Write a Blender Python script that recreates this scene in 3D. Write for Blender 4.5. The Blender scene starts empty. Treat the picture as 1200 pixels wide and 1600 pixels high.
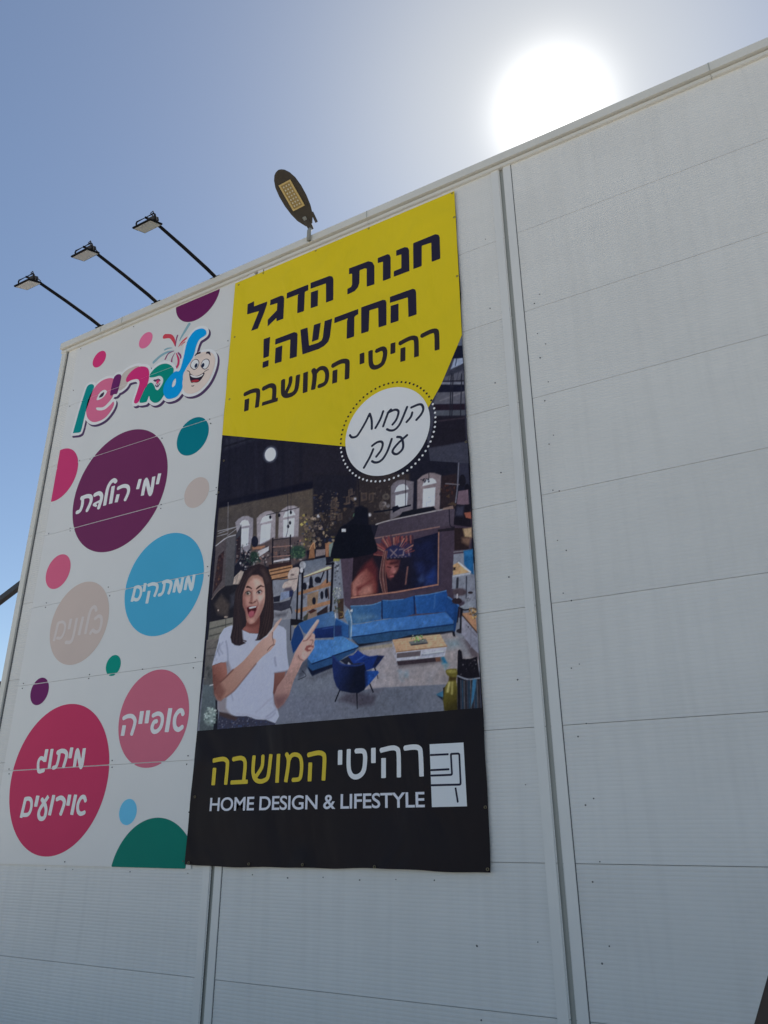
import bpy, bmesh, math, random
import numpy as np
from mathutils import Vector, Matrix

SC = bpy.context.scene
COL = SC.collection
rng = np.random.default_rng(7)
random.seed(7)

# ------------------------------------------------------------------ camera
FPX = 1184.56                                   # focal length in photo pixels (1200 x 1600)
CAM = np.array([9.0576, -6.1193, 1.600])
R = np.array([[0.87020939, -0.45335514, 0.19288527],
              [0.492652, 0.80502347, -0.33050147],
              [-0.00544263, 0.3826308, 0.9238853]])   # columns: right, forward, up
cd = bpy.data.cameras.new('camera')
cd.sensor_fit = 'VERTICAL'; cd.sensor_height = 36.0; cd.lens = FPX / 1600 * 36.0
cd.clip_start = 0.05; cd.clip_end = 5000
cam = bpy.data.objects.new('camera', cd); COL.objects.link(cam)
M = Matrix.Identity(4)
for i in range(3):
    M[i][0] = R[i, 0]; M[i][1] = R[i, 2]; M[i][2] = -R[i, 1]; M[i][3] = CAM[i]
cam.matrix_world = M
SC.camera = cam

# ------------------------------------------------------------------ sky, sun, exposure
SUN_EL, SUN_AZ = math.radians(48.9), math.radians(-12.0)      # azimuth from +Y towards +X
SUN_DIR = Vector((math.sin(SUN_AZ) * math.cos(SUN_EL), math.cos(SUN_AZ) * math.cos(SUN_EL), math.sin(SUN_EL)))
w = bpy.data.worlds.new('World'); SC.world = w; w.use_nodes = True
nt = w.node_tree; N = nt.nodes; L = nt.links; N.clear()
out = N.new('ShaderNodeOutputWorld')
sky = N.new('ShaderNodeTexSky'); sky.sky_type = 'NISHITA'; sky.sun_disc = False
sky.sun_elevation = SUN_EL; sky.sun_rotation = SUN_AZ
sky.altitude = 50; sky.air_density = 1.0; sky.dust_density = 0.1; sky.ozone_density = 1.0
bg = N.new('ShaderNodeBackground'); bg.inputs[1].default_value = 0.078
L.new(sky.outputs[0], bg.inputs[0])
# the bright hazy air round the sun (its aureole), a property of the sky itself
tc = N.new('ShaderNodeTexCoord')
dot = N.new('ShaderNodeVectorMath'); dot.operation = 'DOT_PRODUCT'; dot.inputs[1].default_value = SUN_DIR
L.new(tc.outputs['Generated'], dot.inputs[0])
mx = N.new('ShaderNodeMath'); mx.operation = 'MAXIMUM'; mx.inputs[1].default_value = 0.0
L.new(dot.outputs['Value'], mx.inputs[0])
last = bg
for power, amp, col in ((800, 1.2, (1.0, 0.98, 0.94)), (35, 0.20, (1.0, 0.90, 0.48)), (6, 0.075, (1.0, 0.74, 0.25))):
    pw = N.new('ShaderNodeMath'); pw.operation = 'POWER'; pw.inputs[1].default_value = power
    L.new(mx.outputs[0], pw.inputs[0])
    ml = N.new('ShaderNodeMath'); ml.operation = 'MULTIPLY'; ml.inputs[1].default_value = amp
    L.new(pw.outputs[0], ml.inputs[0])
    b2 = N.new('ShaderNodeBackground'); b2.inputs[0].default_value = (*col, 1); L.new(ml.outputs[0], b2.inputs[1])
    ads = N.new('ShaderNodeAddShader'); L.new(last.outputs[0], ads.inputs[0]); L.new(b2.outputs[0], ads.inputs[1]); last = ads
L.new(last.outputs[0], out.inputs[0])

sl = bpy.data.lights.new('sun', 'SUN'); sl.energy = 3.8; sl.angle = math.radians(0.5); sl.color = (1.0, 0.94, 0.85)
so = bpy.data.objects.new('sun', sl); COL.objects.link(so)
so.rotation_euler = (-SUN_DIR).to_track_quat('-Z', 'Y').to_euler(); so.location = (0, 20, 40)
SC.view_settings.view_transform = 'Standard'; SC.view_settings.look = 'None'
SC.view_settings.exposure = 0.6; SC.view_settings.gamma = 1.0

# ------------------------------------------------------------------ helpers
KALB = (2.75, 2.45, 2.22)     # colour seen in the open shade -> colour of the surface itself

def lin(c):
    c = np.asarray(c, float) / 255.0
    return np.where(c <= 0.04045, c / 12.92, ((c + 0.055) / 1.055) ** 2.4)

def alb(c):
    return np.clip(lin(c) * KALB, 0.003, 0.9)

def ray(px):
    px = np.atleast_2d(np.asarray(px, float))
    d = np.stack([px[:, 0] - 600, np.full(len(px), FPX), -(px[:, 1] - 800)], -1)
    return d @ R.T

def W(px, y=0.0):
    """photo pixel -> (x, z) on the wall plane at depth y"""
    d = ray(px); s = (y - CAM[1]) / d[:, 1]
    return np.stack([CAM[0] + s * d[:, 0], CAM[2] + s * d[:, 2]], -1)

def T(o, s, pts):
    return [(o[0] + x / s, o[1] + y / s) for x, y in pts]

def tag(o, label=None, cat=None, group=None, kind=None):
    if label: o['label'] = label
    if cat: o['category'] = cat
    if group: o['group'] = group
    if kind: o['kind'] = kind
    return o

def empty(name, loc=(0, 0, 0)):
    o = bpy.data.objects.new(name, None); COL.objects.link(o); o.location = loc
    o.empty_display_size = 0.1
    return o

def link(name, me, m=None, parent=None):
    if m: me.materials.append(m)
    o = bpy.data.objects.new(name, me); COL.objects.link(o)
    if parent:
        o.parent = parent; o.matrix_parent_inverse = Matrix.Translation(-parent.location)
    return o

def meshobj(name, v, f, m=None, parent=None, smooth=False):
    me = bpy.data.meshes.new(name); me.from_pydata([tuple(map(float, p)) for p in v], [], f)
    if smooth: me.polygons.foreach_set('use_smooth', [True] * len(me.polygons))
    me.update()
    return link(name, me, m, parent)

class MB:
    """collects boxes, bars and tubes into one mesh"""
    def __init__(s): s.v = []; s.f = []
    def add(s, v, f):
        b = len(s.v); s.v += [tuple(map(float, p)) for p in v]; s.f += [tuple(i + b for i in q) for q in f]; return s
    def box(s, x0, x1, y0, y1, z0, z1):
        v = [(x, y, z) for z in (z0, z1) for y in (y0, y1) for x in (x0, x1)]
        return s.add(v, [(0, 2, 3, 1), (4, 5, 7, 6), (0, 1, 5, 4), (2, 6, 7, 3), (0, 4, 6, 2), (1, 3, 7, 5)])
    def bar(s, a, b, w, h=None, up=(0, 0, 1)):
        h = h or w; a = Vector(a); b = Vector(b); d = (b - a).normalized()
        r = d.cross(Vector(up)).normalized(); u = r.cross(d)
        v = [p + r * sx * w / 2 + u * sz * h / 2 for p in (a, b) for sx, sz in ((-1, -1), (1, -1), (1, 1), (-1, 1))]
        return s.add(v, [(0, 1, 2, 3), (7, 6, 5, 4), (0, 4, 5, 1), (1, 5, 6, 2), (2, 6, 7, 3), (3, 7, 4, 0)])
    def tube(s, pts, r, n=12):
        pts = [Vector(p) for p in pts]; rings = []
        ref = Vector((1, 0, 0.013))
        for i, p in enumerate(pts):
            d = (pts[min(i + 1, len(pts) - 1)] - pts[max(i - 1, 0)]).normalized()
            a = d.cross(ref).normalized(); b = d.cross(a)
            rr = r[i] if isinstance(r, (list, tuple)) else r
            rings.append([p + (a * math.cos(t) + b * math.sin(t)) * rr for t in [2 * math.pi * k / n for k in range(n)]])
        v = [q for ring in rings for q in ring]; f = []
        for i in range(len(pts) - 1):
            for k in range(n):
                k2 = (k + 1) % n; f.append((i * n + k, i * n + k2, (i + 1) * n + k2, (i + 1) * n + k))
        f.append(tuple(range(n - 1, -1, -1))); f.append(tuple((len(pts) - 1) * n + k for k in range(n)))
        return s.add(v, f)
    def build(s, name, m, parent=None, bevel=0.0, smooth=False):
        o = meshobj(name, s.v, s.f, m, parent, smooth)
        if bevel:
            bm = bmesh.new(); bm.from_mesh(o.data)
            bmesh.ops.bevel(bm, geom=list(bm.edges), offset=bevel, segments=2, affect='EDGES', clamp_overlap=True)
            bm.to_mesh(o.data); bm.free()
        return o

def mat(name, col, rough=0.5, var=0.0, scale=3.0, metal=0.0, bump=0.0, bscale=40.0, stretch=None, spec=0.5):
    m = bpy.data.materials.new(name); m.use_nodes = True
    n = m.node_tree.nodes; l = m.node_tree.links; p = n['Principled BSDF']
    col = tuple(float(c) for c in col)
    p.inputs['Base Color'].default_value = (*col, 1); p.inputs['Roughness'].default_value = rough
    p.inputs['Metallic'].default_value = metal; p.inputs['Specular IOR Level'].default_value = spec
    if var or bump:
        tcn = n.new('ShaderNodeTexCoord'); mp = n.new('ShaderNodeMapping')
        if stretch: mp.inputs['Scale'].default_value = stretch
        l.new(tcn.outputs['Object'], mp.inputs[0])
    if var:
        no = n.new('ShaderNodeTexNoise'); no.inputs['Scale'].default_value = scale; no.inputs['Detail'].default_value = 6
        l.new(mp.outputs[0], no.inputs['Vector'])
        rp = n.new('ShaderNodeMapRange'); rp.inputs['From Min'].default_value = 0.3; rp.inputs['From Max'].default_value = 0.7
        rp.inputs['To Min'].default_value = 1 - var; rp.inputs['To Max'].default_value = 1 + var
        l.new(no.outputs['Fac'], rp.inputs['Value'])
        vm = n.new('ShaderNodeVectorMath'); vm.operation = 'SCALE'; vm.inputs[0].default_value = col
        l.new(rp.outputs[0], vm.inputs['Scale']); l.new(vm.outputs[0], p.inputs['Base Color'])
    if bump:
        nb = n.new('ShaderNodeTexNoise'); nb.inputs['Scale'].default_value = bscale; nb.inputs['Detail'].default_value = 4
        l.new(mp.outputs[0], nb.inputs['Vector'])
        bp = n.new('ShaderNodeBump'); bp.inputs['Strength'].default_value = bump; bp.inputs['Distance'].default_value = 0.01
        l.new(nb.outputs['Fac'], bp.inputs['Height']); l.new(bp.outputs[0], p.inputs['Normal'])
    return m

PR = {}
def print_mat(c, rough=0.45):
    """flat printed ink of one colour (given as it looks in the shade)"""
    k = (tuple(c), rough)
    if k not in PR: PR[k] = mat('print_ink', alb(c), rough, var=0.025, scale=1.4, spec=0.06)
    return PR[k]

# ---- signed distance shapes in wall coordinates, meshed with marching squares
def sd_poly(X, Z, P):
    P = np.asarray(P, float); d = np.full(X.shape, 1e9); ins = np.zeros(X.shape, bool)
    for i in range(len(P)):
        a = P[i - 1]; b = P[i]; e = b - a; px = X - a[0]; pz = Z - a[1]
        t = np.clip((px * e[0] + pz * e[1]) / max(e @ e, 1e-12), 0, 1)
        d = np.minimum(d, (px - t * e[0]) ** 2 + (pz - t * e[1]) ** 2)
        c = (a[1] > Z) != (b[1] > Z)
        if e[1] != 0: ins ^= c & (X < a[0] + (Z - a[1]) * e[0] / e[1])
    d = np.sqrt(d); return np.where(ins, -d, d)

def smooth_path(P, n=5, closed=False):
    P = np.asarray(P, float); m = len(P)
    if m < 3: return P
    o = []
    for i in range(m if closed else m - 1):
        g = (lambda k: P[k % m]) if closed else (lambda k: P[min(max(k, 0), m - 1)])
        p0, p1, p2, p3 = g(i - 1), g(i), g(i + 1), g(i + 2)
        for k in range(n):
            t = k / n
            o.append(0.5 * (2 * p1 + (p2 - p0) * t + (2 * p0 - 5 * p1 + 4 * p2 - p3) * t * t + (3 * p1 - p0 - 3 * p2 + p3) * t ** 3))
    if not closed: o.append(P[-1])
    return np.array(o)

def sd_stroke(X, Z, P, wd, butt=False):
    P = np.asarray(P, float); d = np.full(X.shape, 1e9); n = len(P)
    wds = np.broadcast_to(np.asarray(wd, float), (n,))
    for i in range(n - 1):
        a = P[i]; b = P[i + 1]; e = b - a; le = math.hypot(*e) + 1e-9; px = X - a[0]; pz = Z - a[1]
        tr = (px * e[0] + pz * e[1]) / le ** 2; t = np.clip(tr, 0, 1)
        s = np.hypot(px - t * e[0], pz - t * e[1]) - (wds[i] * (1 - t) + wds[i + 1] * t) / 2
        if butt and i == 0: s = np.maximum(s, -tr * le)
        if butt and i == n - 2: s = np.maximum(s, (tr - 1) * le)
        d = np.minimum(d, s)
    return d

def grid(pts, res, pad):
    P = np.concatenate([np.asarray(p, float).reshape(-1, 2) for p in pts])
    x0, z0 = P.min(0) - pad; x1, z1 = P.max(0) + pad
    return np.meshgrid(np.arange(x0, x1 + res, res), np.arange(z0, z1 + res, res))

def sdf_mesh(name, X, Z, S, y, m, parent, level=0.0):
    S = S - level; S = np.where(np.abs(S) < 1e-5, 1e-5, S); I = S < 0
    v = []; f = []
    h, wd = S.shape
    c = I[:-1, :-1].astype(int) + I[:-1, 1:] + I[1:, 1:] + I[1:, :-1]
    for j in range(h - 1):                       # full cells merged into horizontal runs
        row = c[j] == 4; i = 0
        if row.any():
            dd = np.diff(np.concatenate([[0], row.astype(int), [0]]))
            for a, b in zip(np.where(dd == 1)[0], np.where(dd == -1)[0]):
                k = len(v); v += [(X[j, a], y, Z[j, a]), (X[j, b], y, Z[j, b]), (X[j + 1, b], y, Z[j + 1, b]), (X[j + 1, a], y, Z[j + 1, a])]
                f.append((k, k + 1, k + 2, k + 3))
    for j, i in zip(*np.where((c > 0) & (c < 4))):
        q = [(j, i), (j, i + 1), (j + 1, i + 1), (j + 1, i)]; pts = []
        for a in range(4):
            A = q[a]; B = q[(a + 1) % 4]
            if I[A]: pts.append((X[A], y, Z[A]))
            if I[A] != I[B]:
                t = S[A] / (S[A] - S[B]); pts.append((X[A] + t * (X[B] - X[A]), y, Z[A] + t * (Z[B] - Z[A])))
        if len(pts) >= 3:
            k = len(v); v += pts; f.append(tuple(range(k, k + len(pts))))
    return meshobj(name, v, f, m, parent)

def shapes_mesh(name, shapes, y, m, parent, res=0.009, seams=None):
    """shapes: ('p', wall polygon) or ('s', wall path, width, butt)"""
    X, Z = grid([s[1] for s in shapes], res, 0.06)
    S = np.full(X.shape, 1e9)
    for s in shapes:
        S = np.minimum(S, sd_poly(X, Z, s[1]) if s[0] == 'p' else sd_stroke(X, Z, s[1], s[2], s[3]))
    if seams is not None:
        for zs in seams: S = np.maximum(S, 0.006 - np.abs(Z - zs))
    return sdf_mesh(name, X, Z, S, y, m, parent)

def flat_poly(name, P, y, m, parent):
    P = [(p[0], y, p[1]) for p in P]
    area = sum(P[i - 1][0] * P[i][2] - P[i][0] * P[i - 1][2] for i in range(len(P)))
    if area < 0: P = P[::-1]
    return meshobj(name, P, [tuple(range(len(P)))], m, parent)

# ------------------------------------------------------------------ ground
GZ0 = -0.30                                   # the paving in front of the hall
g = MB().add([(-900, -900, GZ0), (900, -900, GZ0), (900, 900, GZ0), (-900, 900, GZ0)], [(0, 1, 2, 3)]).build(
    'ground', mat('paving', (0.50, 0.455, 0.395), 0.9, var=0.12, scale=0.6, bump=0.3))
tag(g, kind='structure')

# ------------------------------------------------------------------ the metal-clad hall
Z0 = 0.333                                    # height of the lowest visible panel joint; joints every metre
TOP = 8.455                                   # top of the coping
BAYS = [(0.0, 3.724), (3.724, 7.115), (7.115, 10.506), (10.506, 13.9)]
M_PANEL = mat('white_cladding', (0.785, 0.778, 0.745), 0.62, var=0.03, scale=0.9, stretch=(1, 1, 2.2), spec=0.2)
def weathered(m, amount=0.06):
    n = m.node_tree.nodes; l = m.node_tree.links; p = n['Principled BSDF']
    src = p.inputs['Base Color'].links[0].from_socket
    tcn = n.new('ShaderNodeTexCoord'); mp = n.new('ShaderNodeMapping'); mp.inputs['Scale'].default_value = (7.0, 1.0, 0.35)
    l.new(tcn.outputs['Object'], mp.inputs[0])
    no = n.new('ShaderNodeTexNoise'); no.inputs['Scale'].default_value = 1.6; no.inputs['Detail'].default_value = 5; l.new(mp.outputs[0], no.inputs['Vector'])
    rp = n.new('ShaderNodeMapRange'); rp.inputs['From Min'].default_value = 0.45; rp.inputs['From Max'].default_value = 0.75
    rp.inputs['To Min'].default_value = 1.0; rp.inputs['To Max'].default_value = 1.0 - amount
    l.new(no.outputs['Fac'], rp.inputs['Value'])
    oi_ = n.new('ShaderNodeObjectInfo'); r2 = n.new('ShaderNodeMapRange'); r2.inputs['To Min'].default_value = 0.965; r2.inputs['To Max'].default_value = 1.015
    l.new(oi_.outputs['Random'], r2.inputs['Value'])
    mu = n.new('ShaderNodeMath'); mu.operation = 'MULTIPLY'; l.new(rp.outputs[0], mu.inputs[0]); l.new(r2.outputs[0], mu.inputs[1])
    vm = n.new('ShaderNodeVectorMath'); vm.operation = 'SCALE'; l.new(src, vm.inputs[0]); l.new(mu.outputs[0], vm.inputs['Scale'])
    l.new(vm.outputs[0], p.inputs['Base Color'])
    nb = n.new('ShaderNodeTexNoise'); nb.inputs['Scale'].default_value = 1.3; nb.inputs['Detail'].default_value = 2; l.new(tcn.outputs['Object'], nb.inputs['Vector'])
    bp = n.new('ShaderNodeBump'); bp.inputs['Strength'].default_value = 0.10; bp.inputs['Distance'].default_value = 0.02
    l.new(nb.outputs['Fac'], bp.inputs['Height']); l.new(bp.outputs[0], p.inputs['Normal'])
weathered(M_PANEL, 0.05)
M_TRIM = mat('white_flashing', (0.78, 0.775, 0.74), 0.38, var=0.03, scale=2.0)
M_CREAM = mat('cream_flashing', (0.745, 0.725, 0.655), 0.4, var=0.04, scale=2.0)
M_GAP = mat('dark_joint', (0.13, 0.135, 0.14), 0.8)
M_GROOVE = mat('grey_gutter', (0.46, 0.47, 0.43), 0.5, var=0.05)
M_SCREW = mat('dark_screw', (0.10, 0.10, 0.105), 0.5, metal=0.4)
M_ROOF = mat('grey_roof', (0.45, 0.45, 0.45), 0.7)

hall = empty('warehouse', (7, 0, 0))
tag(hall, 'large white metal clad hall with ribbed panels, carrying the signs and lamps', 'building')

def wall_panel(x0, x1, z0, z1):
    n = max(1, round((z1 - z0) / 0.0303)); prof = []
    p = (z1 - z0) / n
    for i in range(n):
        b = z0 + i * p
        prof += [(b, 0.0), (b + 0.42 * p, 0.0), (b + 0.58 * p, 0.0017), (b + 0.84 * p, 0.0017)]
    prof.append((z1, 0.0))
    v = []; f = []
    for z, y in prof: v += [(x0, y, z), (x1, y, z)]
    for i in range(len(prof) - 1): f.append((2 * i, 2 * i + 1, 2 * i + 3, 2 * i + 2))
    b = len(v)                                  # returned edges top and bottom
    v += [(x0, 0.05, z0), (x1, 0.05, z0), (x0, 0.05, z1), (x1, 0.05, z1)]
    t = 2 * (len(prof) - 1)
    f += [(b, b + 1, 1, 0), (t, t + 1, b + 3, b + 2)]
    return meshobj('wall_panel', v, f, M_PANEL, hall)

rows = [(GZ0 + 0.02, Z0)] + [(Z0 + k, Z0 + k + 1) for k in range(7)] + [(Z0 + 7, 8.36)]
for bi, (x0, x1) in enumerate(BAYS):
    a = 0.128 if bi == 0 else x0 + 0.02
    for z0, z1 in rows: wall_panel(a, x1 - 0.02, z0 + 0.0019, z1 - 0.0019)
MB().box(0.02, 13.95, 0.055, 0.12, GZ0, 8.36).build('backing', M_GAP, hall)

def joint_cover(x):
    o = MB()
    o.box(x - 0.115, x - 0.032, -0.010, 0.004, GZ0, 8.34)
    o.box(x + 0.030, x + 0.112, -0.010, 0.004, GZ0, 8.34)
    c = o.build('joint_cover', M_TRIM, hall)
    MB().box(x - 0.032, x + 0.030, 0.022, 0.030, GZ0, 8.34).build('gutter', M_GROOVE, c)
    MB().box(x + 0.112, x + 0.119, -0.002, 0.003, GZ0, 8.34).build('edge_gap', M_GAP, c)
for x in (3.724, 7.115, 10.506): joint_cover(x)

# corner flashing at the left end, in lengths
for z0, z1 in ((GZ0, 2.20), (2.204, 5.30), (5.304, 8.34)):
    o = MB().box(-0.004, 0.100, -0.022, 0.004, z0, z1).box(-0.004, 0.012, 0.0045, 0.35, z0, z1)
    o.build('corner_flashing', M_CREAM, hall, bevel=0.004)
MB().box(0.104, 0.128, -0.004, 0.02, GZ0, 8.34).build('corner_gap', M_GAP, hall)
MB().box(0.100, 0.1035, -0.03, 0.004, GZ0, 8.34).build('corner_lip', M_CREAM, hall)

# coping along the top, in lengths that butt with a hairline joint
xs = [-0.02, 0.86, 1.30, 5.43, 9.30, 13.95]
for a, b in zip(xs[:-1], xs[1:]):
    o = MB()
    o.box(a, b, -0.060, 0.25, 8.352, TOP)
    c = o.build('coping', M_CREAM, hall)
    if b < 13: MB().box(b - 0.006, b + 0.006, -0.0625, -0.0602, 8.352, TOP + 0.002).build('coping_joint', M_GROOVE, c)
    MB().box(a + 0.002, b - 0.002, -0.030, 0.02, 8.290, 8.336).build('drip_edge', M_CREAM, c, bevel=0.004)
    MB().box(a + 0.002, b - 0.002, -0.018, 0.02, 8.338, 8.350).build('shadow_gap', M_GROOVE, c)
MB().box(0.004, 13.89, 0.26, 32, 8.31, 8.38).build('roof', M_ROOF, hall)
MB().box(0.0, 0.06, 0.36, 32, GZ0, 8.30).box(13.84, 13.9, 0.13, 32, GZ0, 8.19).box(0.07, 13.83, 31.9, 31.99, GZ0, 8.19).build('side_wall', M_PANEL, hall)

SCREW_ME = None
def screw(x, z, y, parent, r=0.009, m=None):
    b = MB(); n = 8
    v = [(x + r * math.cos(t), y, z + r * math.sin(t)) for t in [2 * math.pi * k / n for k in range(n)]]
    v2 = [(x + 0.7 * (a - x), y - 0.006, z + 0.7 * (c - z)) for a, _, c in v]
    f = [tuple(range(n, 2 * n))] + [(k, (k + 1) % n, n + (k + 1) % n, n + k) for k in range(n)]
    meshobj('screw', v + v2, f, m or M_SCREW, parent)

wall_screws = (T((690, 250), 4, [(275, 495), (303, 927), (335, 1393), (613, 840), (580, 897), (600, 1085), (650, 1150), (616, 1236), (667, 1387), (645, 1505)])
    + T((720, 640), 2.5, [(362, 100), (345, 135), (157, 246), (360, 315), (385, 318), (378, 511), (412, 550), (188, 654), (400, 717), (432, 746), (463, 994), (432, 1010), (222, 1055)])
    + T((720, 1100), 2.5, [(490, 76), (458, 127), (253, 315), (519, 369), (487, 395), (543, 616), (515, 695), (301, 930), (580, 946), (552, 1014), (62, 943), (80, 1235)])
    + T((280, 1100), 2.4, [(150, 637), (275, 640), (407, 652), (540, 650), (677, 660), (813, 658), (957, 661), (1117, 908), (33, 635)])
    + T((0, 1000), 3.3333, [(238, 1195), (380, 1195), (678, 1207)]))
for i, p in enumerate(W(wall_screws)): screw(p[0], p[1], -0.0002, hall, 0.0045 + 0.0035 * ((i * 37) % 5) / 5)

# ------------------------------------------------------------------ left sign: printed sheets with spots
SX0, SX1, SZ0, SZ1 = 0.350, 3.455, 1.225, 8.262
SY = -0.014
seams = [7.265, 6.258, 5.253, 4.245, 3.240, 2.233]
M_SHEET = mat('white_sheet', (0.80, 0.795, 0.77), 0.4, var=0.02, scale=1.2)
sign = empty('wall_sign', (1.9, 0, SZ0))
tag(sign, 'white sheet sign with coloured spots and a colourful Hebrew logo, left of the tall banner', 'sign')
ed = [SZ0] + seams[::-1] + [SZ1]
for a, b in zip(ed[:-1], ed[1:]):
    MB().box(SX0, SX1, SY, -0.003, a + 0.0018, b - 0.0018).build('sheet', M_SHEET, sign)

def fit_circle(pts):
    P = W(pts, SY); A = np.c_[2 * P, np.ones(len(P))]; s = np.linalg.lstsq(A, (P ** 2).sum(1), rcond=None)[0]
    return s[0], s[1], math.sqrt(s[2] + s[0] ** 2 + s[1] ** 2)

C2 = lambda p: T((0, 640), 3.3333, p)
C3 = lambda p: T((0, 1000), 3.3333, p)
C1 = lambda p: T((0, 240), 3.3333, p)
spots = [
    ('purple', C2([(373, 540), (720, 110), (880, 290), (530, 735)]), (77, 33, 67)),
    ('halfpink', C2([(318, 205), (372, 218), (410, 300), (335, 440), (270, 480)]), (138, 42, 84)),
    ('pink', C2([(240, 850), (325, 757), (370, 800), (285, 932)]), (148, 72, 100)),
    ('teal', C2([(920, 160), (1035, 42), (1090, 110), (975, 237)]), (0, 88, 103)),
    ('beige', C2([(960, 450), (1050, 352), (1090, 410), (1000, 512)]), (139, 135, 135)),
    ('blue', C2([(645, 980), (920, 648), (1067, 850), (790, 1173)]), (51, 123, 157)),
    ('bigbeige', C2([(257, 1160), (465, 902), (573, 1050), (375, 1323)]), (138, 133, 132)),
    ('green', C2([(551, 1345), (605, 1279), (630, 1310), (580, 1387)]), (0, 104, 96)),
    ('plum', C2([(158, 1480), (218, 1398), (256, 1440), (195, 1538)]), (74, 26, 72)),
    ('crimson', C3([(43, 830), (375, 342), (577, 620), (245, 1117)]), (136, 41, 73)),
    ('rose', C3([(616, 420), (840, 160), (990, 360), (765, 660)]), (141, 78, 98)),
    ('lightblue', C3([(620, 900), (675, 829), (713, 870), (655, 963)]), (72, 138, 170)),
    ('biggreen', C3([(580, 1180), (650, 1030), (820, 925), (920, 960), (978, 1025)]), (0, 86, 78)),
    ('smallcrimson', C1([(483, 1080), (530, 1030), (553, 1060), (505, 1112)]), (146, 38, 88)),
    ('smallpink', C1([(724, 980), (775, 932), (796, 960), (745, 1013)]), (164, 82, 116)),
    ('topplum', C1([(915, 808), (945, 862), (1020, 872), (1100, 800), (1143, 720)]), (72, 24, 66)),
]
DOTS = {}
for nm, pts, c in spots:
    cx, cz, r = fit_circle(pts)
    P = [(cx + r * math.cos(t), cz + r * math.sin(t)) for t in np.linspace(0, 2 * math.pi, 72, endpoint=False)]
    X, Z = grid([P], 0.014, 0.03)
    S = np.hypot(X - cx, Z - cz) - r
    for zs in seams: S = np.maximum(S, 0.0055 - np.abs(Z - zs))
    S = np.maximum(S, np.maximum(np.maximum(SX0 + 0.002 - X, X - 3.392), np.maximum(SZ0 + 0.002 - Z, Z - SZ1 + 0.002)))
    DOTS[nm] = sdf_mesh('printed_spot', X, Z, S, SY - 0.0015, print_mat(c, 0.4), sign)

def strokes(o, s, lst, y):
    """traced letter strokes -> wall strokes; width in zoomed photo pixels converted where the stroke stands"""
    res = []
    for it in lst:
        P = T(o, s, it[0]); Q = W(P, y); c = np.mean(P, 0)
        # metres per photo pixel, horizontally and vertically, at this stroke
        a = W([c - (1, 0), c + (1, 0), c - (0, 1), c + (0, 1)], y)
        kx = np.hypot(*(a[1] - a[0])) / 2; kz = np.hypot(*(a[3] - a[2])) / 2
        d = np.abs(np.diff(np.array(P), axis=0)).sum(0); u = d[0] / (d.sum() + 1e-9)
        wd = it[1] / s * (kx * (1 - u) + kz * u)
        res.append(('s', smooth_path(Q, 5), wd, True))
    return res

WHITE = (164, 169, 171)
TXT = SY - 0.003
shapes_mesh('lettering', strokes((105, 720), 7.5, [
    ([(110, 605), (150, 585), (175, 520), (182, 445)], 34), ([(160, 440), (230, 415), (275, 422), (280, 470), (250, 545), (232, 582)], 38),
    ([(318, 402), (370, 380), (400, 400), (400, 450), (365, 562)], 38), ([(395, 465), (350, 488), (310, 513), (345, 528)], 24),
    ([(572, 245), (545, 228), (505, 260), (470, 340), (438, 525)], 38), ([(540, 295), (508, 503)], 40),
    ([(590, 325), (660, 295), (712, 308), (716, 370), (675, 465)], 36), ([(597, 392), (573, 487)], 38),
    ([(855, 213), (825, 332)], 38), ([(880, 408), (925, 222), (975, 390), (1015, 185)], 38), ([(1084, 148), (1055, 275)], 38)], TXT),
    TXT, print_mat(WHITE), DOTS['purple'], 0.008)
shapes_mesh('lettering', strokes((195, 880), 10, [
    ([(110, 602), (162, 385)], 44), ([(150, 385), (210, 368), (250, 400), (250, 480), (220, 550), (180, 572), (130, 555)], 42),
    ([(320, 310), (298, 445)], 44), ([(365, 345), (440, 322), (500, 340), (505, 400), (462, 520)], 44), ([(382, 430), (343, 630)], 46),
    ([(530, 498), (575, 480), (605, 420), (620, 320)], 42), ([(592, 302), (660, 280), (718, 300), (720, 360), (682, 478)], 46),
    ([(765, 458), (812, 262), (860, 440), (908, 218)], 46), ([(940, 420), (988, 220), (1040, 405), (1085, 175)], 46)], TXT),
    TXT, print_mat((146, 160, 168)), DOTS['blue'], 0.008)
shapes_mesh('lettering', strokes((75, 930), 12, [
    ([(110, 862), (190, 520)], 46), ([(180, 525), (270, 500), (322, 560), (300, 700), (240, 800), (160, 800)], 42),
    ([(432, 440), (392, 640)], 52), ([(545, 425), (490, 700), (455, 830), (410, 882), (325, 882)], 50), ([(658, 400), (578, 752)], 52),
    ([(908, 290), (880, 220), (820, 250), (770, 380), (698, 730)], 50),
    ([(875, 445), (950, 390), (1000, 420), (1000, 530), (960, 660), (890, 690), (840, 655), (788, 722)], 50)], TXT),
    TXT, print_mat((144, 144, 147)), DOTS['bigbeige'], 0.008)
shapes_mesh('lettering', strokes((180, 1090), 10, [
    ([(125, 325), (200, 290), (270, 295), (308, 350), (300, 430), (252, 585)], 54), ([(142, 432), (113, 598)], 60),
    ([(420, 210), (390, 412)], 64), ([(517, 200), (488, 402)], 64),
    ([(585, 285), (660, 250), (720, 270), (738, 340), (715, 450), (660, 520), (600, 530), (575, 470), (605, 385), (650, 370)], 56),
    ([(862, 165), (803, 540)], 66), ([(1060, 262), (1040, 205), (990, 215), (940, 290), (925, 390), (940, 470), (990, 500), (1052, 455)], 60)], TXT),
    TXT, print_mat((160, 166, 170)), DOTS['rose'], 0.008)
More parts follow.
